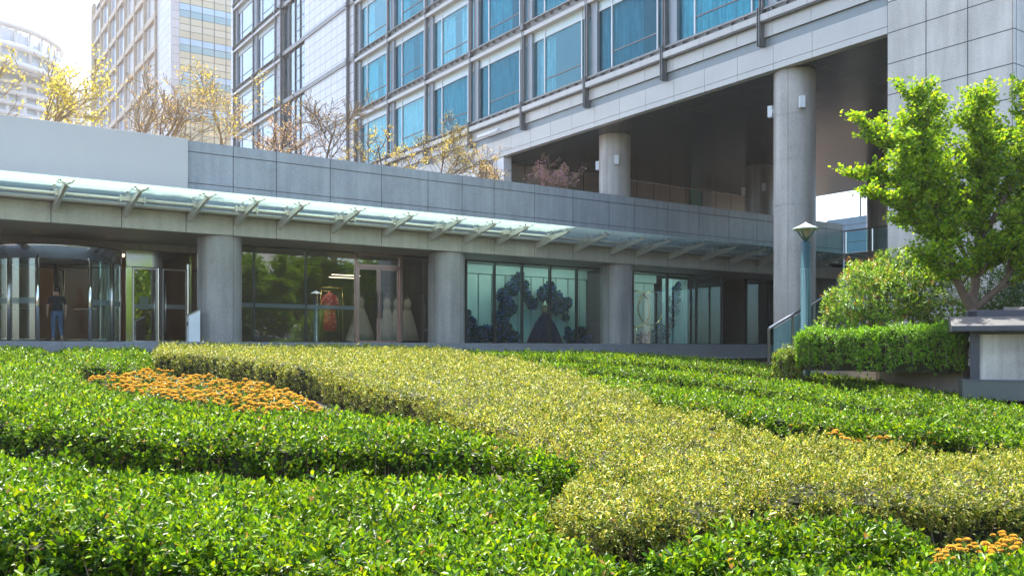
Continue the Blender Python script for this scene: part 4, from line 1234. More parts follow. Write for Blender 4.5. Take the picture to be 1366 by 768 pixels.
PAL_TAN = [(3, (0.50, 0.33, 0.13)), (2, (0.60, 0.44, 0.20))]
PAL_PEACH = [(3, (0.70, 0.48, 0.30)), (2, (0.62, 0.42, 0.12)), (1, (0.75, 0.58, 0.45))]
PAL_PINK = [(3, (0.52, 0.26, 0.34)), (2, (0.30, 0.22, 0.10)), (1, (0.60, 0.38, 0.45)), (1, (0.20, 0.20, 0.06))]
PAL_MIX = [(3, (0.62, 0.50, 0.10)), (2, (0.66, 0.46, 0.42)), (1, (0.40, 0.38, 0.08))]
zT = 6.9
small_tree('leafy yellow green tree above the far left end of the grey wall', 22, 1.6, zT, 3.9, 0.045, 21, 3, 5, 0.75, [(3, (0.48, 0.44, 0.17)), (2, (0.36, 0.37, 0.12))], 12, 0.10, 'bark_pale', 3, 0.12, width=1.2)
small_tree('bare tan tree with thin twigs in front of the pale far tower, left one', 168, 1.4, zT, 3.0, 0.036, 22, 3, 5, 0.7, PAL_TAN, 2, 0.06, 'bark_pale', 2)
small_tree('tan twiggy tree with yellow leaf tufts before the corner of the pale far tower', 205, 1.4, zT, 3.1, 0.036, 23, 3, 5, 0.75, PAL_GOLD, 3, 0.06, 'bark_pale', 2)
small_tree('sparse olive leaved tree before the striped end wall of the far tower', 300, 1.4, zT, 3.85, 0.036, 24, 3, 6, 0.85, PAL_OLIVE, 7, 0.075, 'bark_pale', 1, 0.09, width=1.25)
small_tree('low peach blossom tree left of the bare tree, on the roof terrace', 372, 1.0, zT, 2.75, 0.032, 25, 3, 5, 0.8, PAL_PEACH, 5, 0.07, 'bark', 3, 0.06, mat='petal', width=1.1)
small_tree('nearly leafless tree before the white tiled tower wall', 434, 1.4, zT, 4.0, 0.036, 26, 3, 7, 0.8, PAL_OLIVE, 2, 0.05, 'bark', 1, 0.05)
small_tree('small orange yellow tree with one leaning branch before the lowest windows', 520, 1.0, zT, 2.9, 0.032, 27, 3, 4, 0.8, PAL_GOLD, 6, 0.08, 'bark', 3, 0.05, width=1.2)
small_tree('round olive grey tree before the lowest hotel windows', 577, 1.4, zT, 3.55, 0.036, 28, 3, 8, 0.85, [(3, (0.30, 0.27, 0.06)), (2, (0.36, 0.30, 0.14)), (1, (0.22, 0.24, 0.05))], 6, 0.06, 'bark', 1, 0.08)
small_tree('small yellow and pink flowering tree before the white wall under the tower', 662, 0.6, zT, 2.75, 0.03, 29, 3, 4, 0.7, PAL_MIX, 9, 0.08, 'bark', 3, 0.07, mat='petal', width=1.1)
small_tree('purple pink flowering tree before the dark opening under the tower', 754, 0.6, zT, 2.75, 0.03, 35, 3, 4, 0.65, PAL_PINK, 9, 0.085, 'bark', 4, 0.08, mat='petal', width=1.0)

# ---- ginkgo at the right: limbs laid out as in the photograph, each at its own depth
GZ = 20.0
gk = empty('ginkgo_tree', tuple(at(1297, 436, GZ)), 0, 'bright green tree with forked trunk behind the slate roofed box', 'tree')
gorg = np.array(gk.location)
limbs = [([(1297, 440), (1297, 412)], 0.16, 0.13, 0.0, 0.0),
 ([(1297, 414), (1278, 386), (1262, 352), (1254, 330), (1238, 285), (1222, 225), (1208, 170), (1203, 138)], 0.10, 0.018, 0, -0.7),
 ([(1297, 414), (1303, 372), (1309, 330), (1317, 255), (1320, 185), (1312, 128)], 0.11, 0.02, 0, 0.4),
 ([(1300, 412), (1328, 386), (1350, 355), (1372, 322), (1400, 280), (1425, 230)], 0.085, 0.018, 0, -0.4),
 ([(1303, 378), (1291, 330), (1278, 262), (1270, 200), (1264, 140)], 0.06, 0.015, 0, 1.0),
 ([(1309, 330), (1336, 262), (1358, 190), (1374, 112)], 0.06, 0.015, 0.15, -0.9),
 ([(1340, 365), (1380, 250), (1400, 170), (1405, 100)], 0.05, 0.014, -0.1, 1.1),
 ([(1254, 332), (1215, 302), (1175, 278), (1140, 267)], 0.035, 0.008, -0.3, -0.9),
 ([(1238, 285), (1192, 250), (1155, 238), (1134, 237)], 0.03, 0.007, -0.4, -0.2),
 ([(1254, 330), (1234, 318), (1212, 300), (1186, 300)], 0.03, 0.007, -0.3, -0.6),
 ([(1278, 386), (1300, 345), (1330, 332), (1352, 310)], 0.03, 0.008, 0.0, -0.7),
 ([(1303, 372), (1340, 345), (1366, 300), (1392, 262)], 0.03, 0.008, 0.2, 0.8),
 ([(1291, 330), (1262, 290), (1250, 250), (1247, 212)], 0.03, 0.008, 0.3, 0.2),
 ([(1309, 330), (1300, 290), (1310, 240), (1298, 188)], 0.03, 0.008, 0.1, -0.4),
 ([(1350, 355), (1368, 265), (1376, 205), (1388, 150)], 0.03, 0.008, 0.0, -0.2),
 ([(1238, 285), (1222, 262), (1200, 225), (1186, 178)], 0.028, 0.007, -0.4, -0.9),
 ([(1225, 235), (1195, 205), (1166, 186), (1152, 160)], 0.028, 0.007, -0.5, 0.1),
 ([(1262, 352), (1240, 330), (1200, 290), (1180, 240), (1172, 205)], 0.03, 0.008, -0.2, -1.3),
 ([(1303, 372), (1320, 330), (1345, 290), (1360, 250)], 0.035, 0.009, 0.0, -1.2),
 ([(1310, 320), (1290, 270), (1255, 220), (1240, 180)], 0.03, 0.008, 0.1, 1.3),
 ([(1317, 255), (1300, 210), (1285, 170), (1284, 140)], 0.028, 0.008, 0.3, -0.8),
 ([(1330, 385), (1385, 360), (1430, 340)], 0.03, 0.008, -0.1, -0.9),
 ([(1270, 372), (1245, 372), (1222, 352), (1205, 345)], 0.025, 0.007, -0.1, -1.0),
 ([(1318, 245), (1340, 200), (1345, 160), (1340, 128)], 0.028, 0.008, 0.3, 0.9)]
gw = MB(); gp, gd = [], []
rnd = random.Random(4)
for pts, r0, r1, z0, z1 in limbs:
    P3 = [at(u, v, GZ) for u, v in pts]
    n = len(P3)
    P3 = [p + Vector((0, z0 + (z1 - z0) * k / max(n - 1, 1), 0)) - Vector(gorg) for k, p in enumerate(P3)]
    fine = []
    for k in range(n - 1):
        for j in range(4):
            q = P3[k].lerp(P3[k + 1], j / 4)
            if 0 < k or j: q += Vector((rnd.gauss(0, 0.012), rnd.gauss(0, 0.02), rnd.gauss(0, 0.012)))
            fine.append(q)
    fine.append(P3[-1])
    m = len(fine)
    gw.tube(fine, [r0 + (r1 - r0) * k / (m - 1) for k in range(m)], 8, caps=False)
    if n < 3: continue
    tot = sum((fine[k + 1] - fine[k]).length for k in range(m - 1)); acc = 0; nxt = tot * (0.30 if r0 > 0.05 else 0.12)
    for k in range(m - 1):
        seg = fine[k + 1] - fine[k]; acc += seg.length
        while acc > nxt:
            t = nxt / tot
            a = rnd.uniform(0, 2 * PI); dirn = seg.normalized()
            d = (dirn * 0.55 + Vector((math.cos(a), math.sin(a), 0)) * 1.0 + Vector((0, 0, 0.35 + rnd.uniform(-0.3, 0.5)))).normalized()
            ln = rnd.uniform(0.35, 1.35) * (1.12 - 0.6 * t) * (1.0 if r0 > 0.05 else 0.65)
            q = fine[k + 1]; e = q + d * ln
            gw.tube([q, q.lerp(e, 0.5) + Vector((0, 0, -0.02)), e], [0.010, 0.007, 0.003], 4, caps=False)
            c = max(3, int(ln / 0.055))
            for j in range(c):
                gp.append(tuple(q.lerp(e, (j + 0.6) / c))); gd.append(tuple(d))
            gp.append(tuple(q)); gd.append(tuple(d))
            nxt += 0.045
gw.build('trunk', M['bark'], gk)
PAL_GINKGO = [(4, (0.260, 0.430, 0.020)), (3, (0.160, 0.330, 0.018)), (3, (0.350, 0.480, 0.030)), (1.8, (0.070, 0.180, 0.016))]
leaf_cloud('crown', gp, gd, 7, 0.075, 1.0, PAL_GINKGO, M['leaf_thin'], gk, 0.05, rich=False)

# ---- planting bed, kerb, clipped hedge and shrubs at the right
kp = [G(1075, 488), G(1130, 494), G(1200, 504), G(1290, 516)]
PB = 1.14
pbz = lambda X, Y: np.full(np.shape(X), PB)
bedm = MB()
bedm.prism([kp[0], kp[1], kp[2], kp[3], (15.5, 15.0), (22, 21), (16, 33), (8.2, 27.5)], 0.2, PB - 0.02, axis='z')
tag(bedm.build('planting_bed', M['soil']), kind='structure')
kb = empty('stone_kerb', tuple(kp[0]) + (0.2,), 0, 'brown granite kerb along the foot of the clipped hedge', 'kerb')
kk = MB()
for i in range(3):
    a = Vector((*kp[i], 0)); b = Vector((*kp[i + 1], 0)); n = 3
    for j in range(n):
        p = a.lerp(b, j / n); q = a.lerp(b, (j + 1) / n); d = (q - p).normalized(); nn = Vector((d.y, -d.x, 0))
        q = q - d * 0.008
        kk.prism([(p + nn * 0.10)[:2], (q + nn * 0.10)[:2], (q - nn * 0.12)[:2], (p - nn * 0.12)[:2]], 0.2, PB + 0.12, axis='z')
kk.v = [(v[0] - kp[0][0], v[1] - kp[0][1], v[2] - 0.2) for v in kk.v]
kk.build('kerb_stone', M['kerb_brown'], kb, bevel=0.012)
def xy(u, Z): return ((u - UC) / F * Z, Z)
PAL_CLIP = [(4, (0.140, 0.310, 0.018)), (3, (0.090, 0.230, 0.015)), (2.5, (0.210, 0.380, 0.020)), (1, (0.03, 0.09, 0.015))]
hedge('tall clipped bright green hedge behind the brown kerb, below the lamp post',
      [xy(1062, 20.9), xy(1130, 19.9), xy(1200, 19.0), xy(1284, 17.9), xy(1290, 19.3), xy(1205, 20.6), xy(1066, 22.3)], PAL_CLIP, seed=12, world=True,
      topz=lambda X, Y: 2.12 + 0.03 * (X - 8) + 0.06 * lump(X, Y, 1.3, 3), basez=pbz, dens=1.2, Lk=0.8, sides=1.6, group='shrubs around the kerb', rough=1.2)
hedge('small pale variegated bush at the foot of the stair handrail, left of the clipped hedge',
      [xy(1030, 21.6), xy(1050, 21.0), xy(1068, 21.0), xy(1070, 22.4), xy(1040, 22.6)], YELLOW[1:] + GREEN[:2], seed=13, world=True,
      topz=lambda X, Y: 1.66 + 0 * X, basez=lambda X, Y: np.full(np.shape(X), 0.9), Lk=0.8, sides=1.6, cat='bush', group='shrubs around the kerb', rough=1.6)

def shrub(label, lumps, pal, L, n, seed, tips=None, group='shrubs around the kerb', name='shrub'):
    """lumps: (u, v, Z, half width, half height, half depth) in photo pixels / metres"""
    rn = np.random.default_rng(seed)
    c0 = at(lumps[0][0], lumps[0][1], lumps[0][2])
    base = np.array([c0.x, c0.y, PB]); r = empty(name, tuple(base), 0, label, 'shrub', group)
    P_, A_ = [], []
    for (u, v, Z, wu, hv, dd) in lumps:
        c = np.array(at(u, v, Z)); s = np.array([wu * Z / F, dd, hv * Z / F]) * 1.15
        m = int(n * (s[0] * s[2]))
        q = unit(rn.normal(0, 1, (m, 3))); rad = rn.uniform(0.35, 1.0, m) ** 0.5
        bump = 1 + 0.18 * np.sin(q[:, 0] * 5 + u) * np.cos(q[:, 2] * 6 + v)
        P_.append(c + q * s * (rad * bump)[:, None]); A_.append(q * 0.8 + np.array([0, 0, 0.7]) + rn.normal(0, 0.3, (m, 3)))
    P_ = np.concatenate(P_); A_ = np.concatenate(A_); ok = P_[:, 2] > PB; P_, A_ = P_[ok], A_[ok]
    B, D, U, LL, WW, C = shoots_to_leaves(P_ - base, A_, 6, L * rn.uniform(0.8, 1.2, len(P_)), 0.5, pal, 0.2)
    leaves('foliage', B, D, U, LL, WW, np.clip(C, 0.004, 0.8), M['leaf'], r, False)
    if tips:
        k = rn.random(len(P_)) < 0.06
        B, D, U, LL, WW, C = shoots_to_leaves((P_ + unit(A_) * 0.10)[k] - base, A_[k], 5, np.full(k.sum(), L), 0.45, tips, 0.1)
        leaves('young_shoots', B, D, U, LL, WW, C, M['leaf'], r, False)
    w = MB()
    for (u, v, Z, wu, hv, dd) in lumps:
        c = at(u, v, Z) - Vector(base)
        for q in range(3):
            b0 = Vector((c.x * 0.75 + rn.normal(0, 0.12), c.y * 0.8 + rn.normal(0, 0.12), 0)); e = c + Vector((rn.normal(0, 0.2), rn.normal(0, 0.2), 0.1))
            w.tube([b0, b0.lerp(e, 0.5) + Vector((rn.normal(0, .06), rn.normal(0, .06), 0)), e], [0.018, 0.012, 0.005], 5, caps=False)
    w.build('branches', M['bark'], r)
    return r
PAL_LOOSE = [(4, (0.240, 0.420, 0.035)), (3, (0.120, 0.260, 0.025)), (2.0, (0.34, 0.42, 0.09)), (1.5, (0.05, 0.12, 0.02))]
shrub('loose light green shrub with reddish young tips above the clipped hedge',
      [(1170, 400, 21.5, 55, 38, 0.7), (1130, 410, 21.3, 32, 26, 0.5), (1215, 385, 22.0, 48, 48, 0.8), (1255, 400, 21.5, 40, 45, 0.7), (1190, 360, 22.2, 30, 24, 0.5), (1145, 362, 21.8, 18, 14, 0.35), (1160, 375, 21.8, 30, 20, .5), (1118, 432, 21.2, 24, 18, 0.4), (1240, 350, 22.3, 26, 24, 0.5)],
      PAL_LOOSE, 0.075, 1150, 3, tips=[(2, (0.34, 0.16, 0.07)), (1, (0.45, 0.30, 0.10))])
shrub('dark green shrub in the shade right of the forked trunk',
      [(1345, 395, 22.5, 45, 40, 0.8), (1390, 380, 22.8, 50, 60, 0.9), (1320, 420, 21.8, 30, 25, 0.6)], [(3, (0.045, 0.12, 0.018)), (2, (0.03, 0.08, 0.016)), (1, (0.08, 0.17, 0.02))], 0.075, 900, 5)
shrub('dark shrub with bare lower twigs between the clipped hedge and the box',
      [(1268, 462, 18.6, 22, 30, 0.45), (1272, 440, 18.7, 16, 18, 0.35)], [(3, (0.05, 0.13, 0.018)), (2, (0.09, 0.19, 0.02)), (1, (0.03, 0.08, 0.016))], 0.06, 1500, 6)

# ================================================================== STREET FURNITURE
# lamp post
LP = empty('lamp_post', (xy(1075, 22.6)[0], 22.6, PB - 0.3), 0, 'teal lamp post with a perforated shaft and a pale hat shaped lantern', 'lamp')
zt = EYE + (466 - 322) * 22.6 / F - (PB - 0.3)
m = MB(); m.lathe([(0.17, 0), (0.17, 0.06), (0.125, 0.08), (0.120, zt - 0.02), (0.10, zt)], 0, 0, 28)
m.build('shaft', M['lamp_teal'], LP)
m = MB()
for k in range(12):
    a = 2 * PI * k / 12
    for j in range(26):
        z = 1.05 + 0.069 * j
        c, s = math.cos(a), math.sin(a)
        pts = []
        for q in range(6):
            b = 2 * PI * q / 6
            du, dz_ = 0.014 * math.cos(b), 0.014 * math.sin(b)
            pts.append((c * 0.1255 - s * du, s * 0.1255 + c * du, z + dz_))
        m.face(pts)  # pale discs painted for the light seen through the shaft holes
m.build('light_dots', plain('light_dots', (0.55, 0.75, 0.78), 0.6), LP.children[0])
m = MB(); m.lathe([(0.05, zt), (0.06, zt + 0.05), (0.09, zt + 0.08), (0.10, zt + 0.10)], 0, 0, 20)
for k in range(4):
    a = PI / 4 + k * PI / 2; c, s = math.cos(a), math.sin(a)
    m.tube([(c * 0.06, s * 0.06, zt + 0.05), (c * 0.13, s * 0.13, zt + 0.13), (c * 0.255, s * 0.255, zt + 0.31)], [0.024, 0.022, 0.018], 6)
m.build('lantern_frame', plain('lamp_green', (0.05, 0.13, 0.12), 0.4, metal=0.3), LP)
m = MB(); m.lathe([(0.085, zt + 0.09), (0.21, zt + 0.30)], 0, 0, 4, caps=False, smooth=False); m.build('lantern_glass', glass('lantern_glass', (0.80, 0.76, 0.66), 0.8, body=0.35, bodycol=(0.75, 0.68, 0.55)), LP)
m = MB(); m.lathe([(0.05, zt + 0.10), (0.06, zt + 0.15), (0.06, zt + 0.24), (0.04, zt + 0.27)], 0, 0, 14); m.build('bulb', plain('bulb', (0.62, 0.50, 0.36), 0.3), LP)
m = MB(); m.lathe([(0.33, zt + 0.30), (0.335, zt + 0.315), (0.22, zt + 0.37), (0.13, zt + 0.405), (0.12, zt + 0.42), (0.055, zt + 0.45), (0.03, zt + 0.46), (0.02, zt + 0.48)], 0, 0, 28); m.build('lantern_cap', M['lamp_cap'], LP)

# stair handrail beside the big column
HR = empty('stair_handrail', (8.0, 28.0, 0.55), 0, 'steel stair handrail with glass infill, rising behind the lamp post', 'handrail')
m = MB(); a0 = Vector((0, 0, 0)); b0 = Vector((2.6, 1.75, 0)); rise = 1.28
def hp(t, z): return (b0.x * t, b0.y * t, rise * t + z)
m.tube([hp(0, 1.70), hp(1, 1.70)], 0.045, 10); m.build('rail', M['brushed'], HR)
for t in (0.0, 0.36, 0.70, 1.0):
    m = MB(); x_, y_, z_ = hp(t, 0); m.box(x_ - 0.035, x_ + 0.035, y_ - 0.03, y_ + 0.03, 0.0 if t == 0 else z_, z_ + 1.68); m.build('post', M['brushed'], HR)
for t0, t1 in ((0.03, 0.34), (0.38, 0.68), (0.72, 0.98)):
    m = MB(); p, q = hp(t0, 0.3), hp(t1, 0.3); r_, s = hp(t1, 1.6), hp(t0, 1.6)
    for pts in ([p, q, r_, s], [(w[0] + 0.006, w[1] - 0.009, w[2]) for w in (s, r_, q, p)]): m.face(pts)
    m.build('glass_panel', M['rail_glass'], HR)
m = MB()
for k in range(9): m.box(-0.3 + 0.33 * k, 3.6, 0.3 + 0.22 * k, 2.6, 0.30 + 0.14 * k, 0.44 + 0.14 * k)
SRT = tag(m.build('side_steps', M['stone_step'], None, (8.0, 28.0, 0.3)), 'grey stone side steps rising beside the steel handrail', 'steps')

# slate roofed plastered box at the right edge
KZ = 17.2
kx, ky = xy(1296, KZ)
KB = empty('roofed_box', (kx, ky, PB - 0.5), math.radians(-24), 'plastered box with a dark slate roof at the right edge, on a dark plinth', 'kiosk')
hk = lambda v: EYE + (466 - v) * KZ / F - (PB - 0.5)
zb_, zw, ze, zr1, zr2_ = hk(506), hk(446), hk(434), hk(424), hk(418)
m = MB(); m.box(0.14, 3.6, 0.03, 1.6, zb_ + 0.005, zw); m.build('wall', M['plaster'], KB)
m = MB(); m.box(-0.02, 0.139, 0.0, 0.16, zb_ + 0.005, zw); m.box(-0.02, 3.6, -0.01, 0.12, zw + 0.002, zw + 0.05); m.build('corner_post', M['slate_edge'], KB)
m = MB(); m.box(-0.36, 3.7, -0.40, 2.0, zw + 0.052, ze - 0.01)
rf_ = m.build('roof', M['slate_edge'], KB, bevel=0.015)
m = MB(); m.prism([(-0.38, ze - 0.008), (0.25, zr1 + 0.03), (0.9, zr1 + 0.06), (1.4, zr1), (2.0, ze - 0.008)], -0.36, 3.7, axis='x'); m.build('slate_cover', M['slate'], rf_)
m = MB(); m.box(-0.05, 3.7, 0.30, 0.46, zr1 - 0.1, zr2_ + 0.07); m.box(-0.05, 0.12, 0.3, 1.4, zr1 - 0.1, zr2_ + 0.06); m.build('ridge_beam', M['slate_edge'], rf_, bevel=0.01)
m = MB(); m.prism([(0.47, zr2_ + 0.0), (0.8, zr2_ + 0.14), (1.4, zr2_ - 0.1)], 0.6, 3.7, axis='x'); m.build('upper_slate', M['slate'], rf_)
m = MB()
for a in np.arange(-0.16, 3.6, 1.15): m.box(a, a + 1.144, -0.12, 1.8, 0, zb_)
m.box(-0.17, 3.65, -0.135, 1.8, zb_ - 0.03, zb_ + 0.003)
m.build('plinth', M['dark_metal_plinth'], KB, bevel=0.006)

# ================================================================== AT THE DOORS AND IN THE WINDOWS
def pod(x, y, z=zF): 
    q = pw(x, y); return (q[0], q[1], z)
# revolving door
RC = (-4.28, 3.1); RR = 1.92
RD = empty('revolving_door', pod(*RC), ROT_P, 'chrome and glass revolving door left of the first round column', 'door')
def arc(m, r0, r1, a0, a1, z0, z1, n=14):
    pts = [(math.radians(a0 + (a1 - a0) * k / n)) for k in range(n + 1)]
    for p, q in zip(pts[:-1], pts[1:]):
        A = [(r0 * math.cos(p), r0 * math.sin(p)), (r1 * math.cos(p), r1 * math.sin(p)), (r1 * math.cos(q), r1 * math.sin(q)), (r0 * math.cos(q), r0 * math.sin(q))]
        m.prism(A, z0, z1, axis='z')
m = MB(); m.lathe([(RR - 0.25, 2.52), (RR + 0.03, 2.52), (RR + 0.03, 2.86), (RR + 0.05, 2.88), (RR + 0.05, 2.95), (0.5, 2.97)], 0, 0, 64, caps=False); m.build('header_ring', M['chrome'], RD)
m = MB(); m.lathe([(0.02, 2.50), (RR - 0.26, 2.50)], 0, 0, 48, caps=False); m.build('ceiling_disc', M['room_wall'], RD)
for a0, a1 in ((180, 222), (222, 247), (293, 318), (318, 360)):
    m = MB(); arc(m, RR - 0.035, RR - 0.02, a0 + 1.5, a1 - 1.5, 0.06, 2.5); m.build('curved_glass', M['door_glass'], RD)
    m = MB(); arc(m, RR - 0.016, RR - 0.012, a0 + 1.5, a1 - 1.5, 1.15, 1.32); m.build('frosted_band', M['frost'], RD)
for a in (180, 222, 248, 292, 318, 360):
    t = math.radians(a); m = MB(); m.lathe([(0.055, 0), (0.055, 2.52)], RR * math.cos(t), RR * math.sin(t), 14); m.build('post', M['brushed'] if a not in (248, 292) else M['chrome'], RD)
m = MB(); m.lathe([(0.07, 0), (0.07, 2.5)], 0, 0, 16); m.build('axle', M['brushed'], RD)
for a in (75, 195, 315):
    t = math.radians(a); c, s = math.cos(t), math.sin(t)
    def rad(r, w, z): return (c * r - s * w, s * r + c * w, z)
    m = MB()
    for w in (-0.006, 0.006): m.face([rad(0.12, w, 0.1), rad(RR - 0.12, w, 0.1), rad(RR - 0.12, w, 2.4), rad(0.12, w, 2.4)])
    wg = m.build('wing', M['wing_glass'], RD)
    m = MB(); m.tube([rad(0.1, 0, 0.08), rad(RR - 0.1, 0, 0.08)], 0.03, 6); m.tube([rad(0.1, 0, 2.42), rad(RR - 0.1, 0, 2.42)], 0.03, 6); m.tube([rad(RR - 0.09, 0, 0.06), rad(RR - 0.09, 0, 2.44)], 0.03, 6)
    m.build('frame', M['brushed'], wg)
    m = MB(); m.tube([rad(0.7, -0.09, 1.05), rad(1.5, -0.09, 1.05)], 0.02, 6); m.build('push_bar', M['brushed'], wg)

# litter bin
lb = empty('litter_bin', pod(pu(258, -0.55), -0.55), ROT_P, 'slim silver litter bin with a slanted top beside the first column', 'bin')
m = MB(); m.prism([(-0.17, 0), (0.17, 0), (0.17, 0.98), (-0.17, 0.80)], -0.13, 0.13, axis='y'); m.build('body', M['white_metal'], lb, bevel=0.01)
m = MB(); m.prism([(-0.19, 0.80), (0.18, 1.0), (0.18, 1.02), (-0.19, 0.82)], -0.14, 0.14, axis='y'); m.build('lid', M['brushed'], lb)
m = MB(); m.box(-0.176, -0.171, -0.09, 0.09, 0.50, 0.62); m.build('slot', M['steel_dark'], lb)

# person walking in through the revolving door
def person():
    r = empty('person', pod(pu(76, 2.35), 2.35), ROT_P, 'person in a dark t-shirt and blue jeans walking in through the revolving door', 'person')
    J = {'pelvis': (0, 0, 0.93, .135, .105), 'belly': (0, 0.0, 1.08, .135, .10), 'chest': (0, 0.01, 1.27, .155, .11), 'shouldc': (0, 0.01, 1.40, .11, .085), 'neck': (0, 0.02, 1.47, .055, .055),
         'headb': (0, 0.035, 1.54, .07, .082), 'head': (0, 0.045, 1.61, .078, .095), 'headt': (0, 0.04, 1.67, .06, .075)}
    E_ = [('pelvis', 'belly'), ('belly', 'chest'), ('chest', 'shouldc'), ('shouldc', 'neck'), ('neck', 'headb'), ('headb', 'head'), ('head', 'headt')]
    for s, n in ((-1, 'l'), (1, 'r')):
        J['sh' + n] = (s * 0.185, 0.0, 1.38, .062, .062)
        if s < 0: el, wr, hd = (-0.27, -0.02, 1.12), (-0.26, 0.12, 0.93), (-0.255, 0.15, 0.87)
        else: el, wr, hd = (0.25, -0.05, 1.12), (0.245, 0.03, 0.90), (0.24, 0.05, 0.83)
        J['el' + n] = (*el, .043, .043); J['wr' + n] = (*wr, .028, .032); J['hd' + n] = (*hd, .022, .042)
        E_ += [('shouldc', 'sh' + n), ('sh' + n, 'el' + n), ('el' + n, 'wr' + n), ('wr' + n, 'hd' + n)]
        for f in range(4):
            y = hd[1] + (f - 1.5) * 0.021; l = (0.062, 0.075, 0.07, 0.055)[f]
            J['f%d%s' % (f, n)] = (hd[0] - s * 0.004, y, hd[2] - 0.045, .009, .009); J['g%d%s' % (f, n)] = (hd[0] - s * 0.018, y + 0.006, hd[2] - 0.045 - l, .008, .008)
            E_ += [('hd' + n, 'f%d%s' % (f, n)), ('f%d%s' % (f, n), 'g%d%s' % (f, n))]
        J['t' + n] = (hd[0] - s * 0.005, hd[1] + 0.05, hd[2] + 0.005, .010, .010); J['u' + n] = (hd[0] - s * 0.012, hd[1] + 0.068, hd[2] - 0.045, .009, .009)
        E_ += [('hd' + n, 't' + n), ('t' + n, 'u' + n)]
        if s < 0: hip, kn, an, to = (-0.095, 0, 0.88), (-0.105, 0.06, 0.48), (-0.10, 0.0, 0.085), (-0.115, 0.15, 0.035)
        else: hip, kn, an, to = (0.095, 0, 0.88), (0.10, 0.02, 0.47), (0.10, -0.26, 0.17), (0.115, -0.18, 0.04)
        J['hi' + n] = (*hip, .098, .10); J['kn' + n] = (*kn, .064, .068); J['an' + n] = (*an, .046, .05); J['to' + n] = (*to, .042, .032)
        E_ += [('pelvis', 'hi' + n), ('hi' + n, 'kn' + n), ('kn' + n, 'an' + n), ('an' + n, 'to' + n)]
    names = list(J); me = bpy.data.meshes.new('body')
    me.from_pydata([J[k][:3] for k in names], [(names.index(a), names.index(b)) for a, b in E_], [])
    o = bpy.data.objects.new('body', me); COL.objects.link(o)
    sk = o.modifiers.new('skin', 'SKIN'); sk.use_smooth_shade = True
    for k, nm in enumerate(names):
        sv = me.skin_vertices[0].data[k]; sv.radius = J[nm][3:]; sv.use_root = (nm == 'pelvis')
    sb = o.modifiers.new('sub', 'SUBSURF'); sb.levels = 2; sb.render_levels = 2
    dg = bpy.context.evaluated_depsgraph_get(); dg.update()
    m2 = bpy.data.meshes.new_from_object(o.evaluated_get(dg)); o.modifiers.clear(); o.data = m2; m2.name = 'body'
    m2.materials.clear()
    for mt in (plain('skin_tone', (0.50, 0.30, 0.21), 0.5), plain('shirt_black', (0.025, 0.025, 0.03), 0.8), plain('denim', (0.08, 0.13, 0.22), 0.8, var=0.3, scale=6), plain('shoe', (0.42, 0.34, 0.22), 0.6)):
        m2.materials.append(mt)
    for p in m2.polygons:
        c = p.center; p.use_smooth = True
        i = 0
        arm = abs(c.x) > 0.20
        if c.z < 0.12 or (c.x > 0.03 and c.z < 0.2 and c.y < -0.20): i = 3
        elif c.z < 0.97 and not arm: i = 2
        elif c.z < 1.45 and (not arm or c.z > 1.18): i = 1
        p.material_index = i
    o.parent = r
    h = MB(); h.lathe([(0.074, 1.575), (0.088, 1.60), (0.094, 1.65), (0.084, 1.70), (0.05, 1.735), (0.01, 1.745)], 0, 0.03, 20, sy=1.12)
    h.build('hair', plain('hair', (0.02, 0.016, 0.014), 0.6), r)
    f = MB(); f.tube([(0, 0.13, 1.625), (0, 0.158, 1.60), (0, 0.14, 1.59)], [0.008, 0.014, 0.006], 8)
    for s in (-1, 1):
        f.lathe([(0.004, 1.595), (0.014, 1.61), (0.012, 1.64), (0.003, 1.65)], s * 0.083, 0.04, 8)
    f.build('face_features', bpy.data.materials['skin_tone'], r)
person()

# red embroidered dress on a gold rack
RK = empty('garment_rack', pod(pu(440, 2.3), 2.3), ROT_P, 'slim gold frame rack behind the dress shop window', 'rack')
m = MB()
for sx in (-0.42, 0.42):
    for yy in (-0.18, 0.18): m.tube([(sx, yy, 0), (sx, yy, 2.05)], 0.013, 8)
    m.tube([(sx, -0.18, 2.05), (sx, 0.18, 2.05)], 0.013, 8)
for yy in (-0.18, 0.18): m.tube([(-0.42, yy, 2.05), (0.42, yy, 2.05)], 0.013, 8); m.tube([(-0.42, yy, 0.02), (0.42, yy, 0.02)], 0.013, 8)
m.tube([(-0.42, 0, 1.92), (0.42, 0, 1.92)], 0.012, 8)
m.build('frame', M['gold_metal'], RK)
RDR = empty('red_dress', pod(pu(440, 2.3), 2.3, zF + 0.45), ROT_P, 'red embroidered dress with short sleeves hanging on the gold rack', 'dress')
wob = lambda a, z: 1 + 0.05 * math.sin(9 * a + z * 3)
def brocade(name, c1, c2, sc):
    m_, nt, b = new_mat(name)
    tc = N(nt, 'ShaderNodeTexCoord'); v = N(nt, 'ShaderNodeTexVoronoi'); v.inputs['Scale'].default_value = sc
    nt.links.new(tc.outputs['Object'], v.inputs['Vector'])
    rp = N(nt, 'ShaderNodeValToRGB'); rp.color_ramp.elements[0].position = 0.25; rp.color_ramp.elements[1].position = 0.45
    rp.color_ramp.elements[0].color = (*c1, 1); rp.color_ramp.elements[1].color = (*c2, 1)
    nt.links.new(v.outputs[0], rp.inputs[0]); nt.links.new(rp.outputs[0], b.inputs['Base Color']); b.inputs['Roughness'].default_value = 0.6
    return m_
m = MB(); m.lathe([(0.26, 0.0), (0.25, 0.35), (0.21, 0.85), (0.17, 0.92)], 0, 0, 36, sy=0.45, wob=wob); m.build('skirt', brocade('red_brocade', (0.80, 0.36, 0.26), (0.66, 0.015, 0.03), 12), RDR)
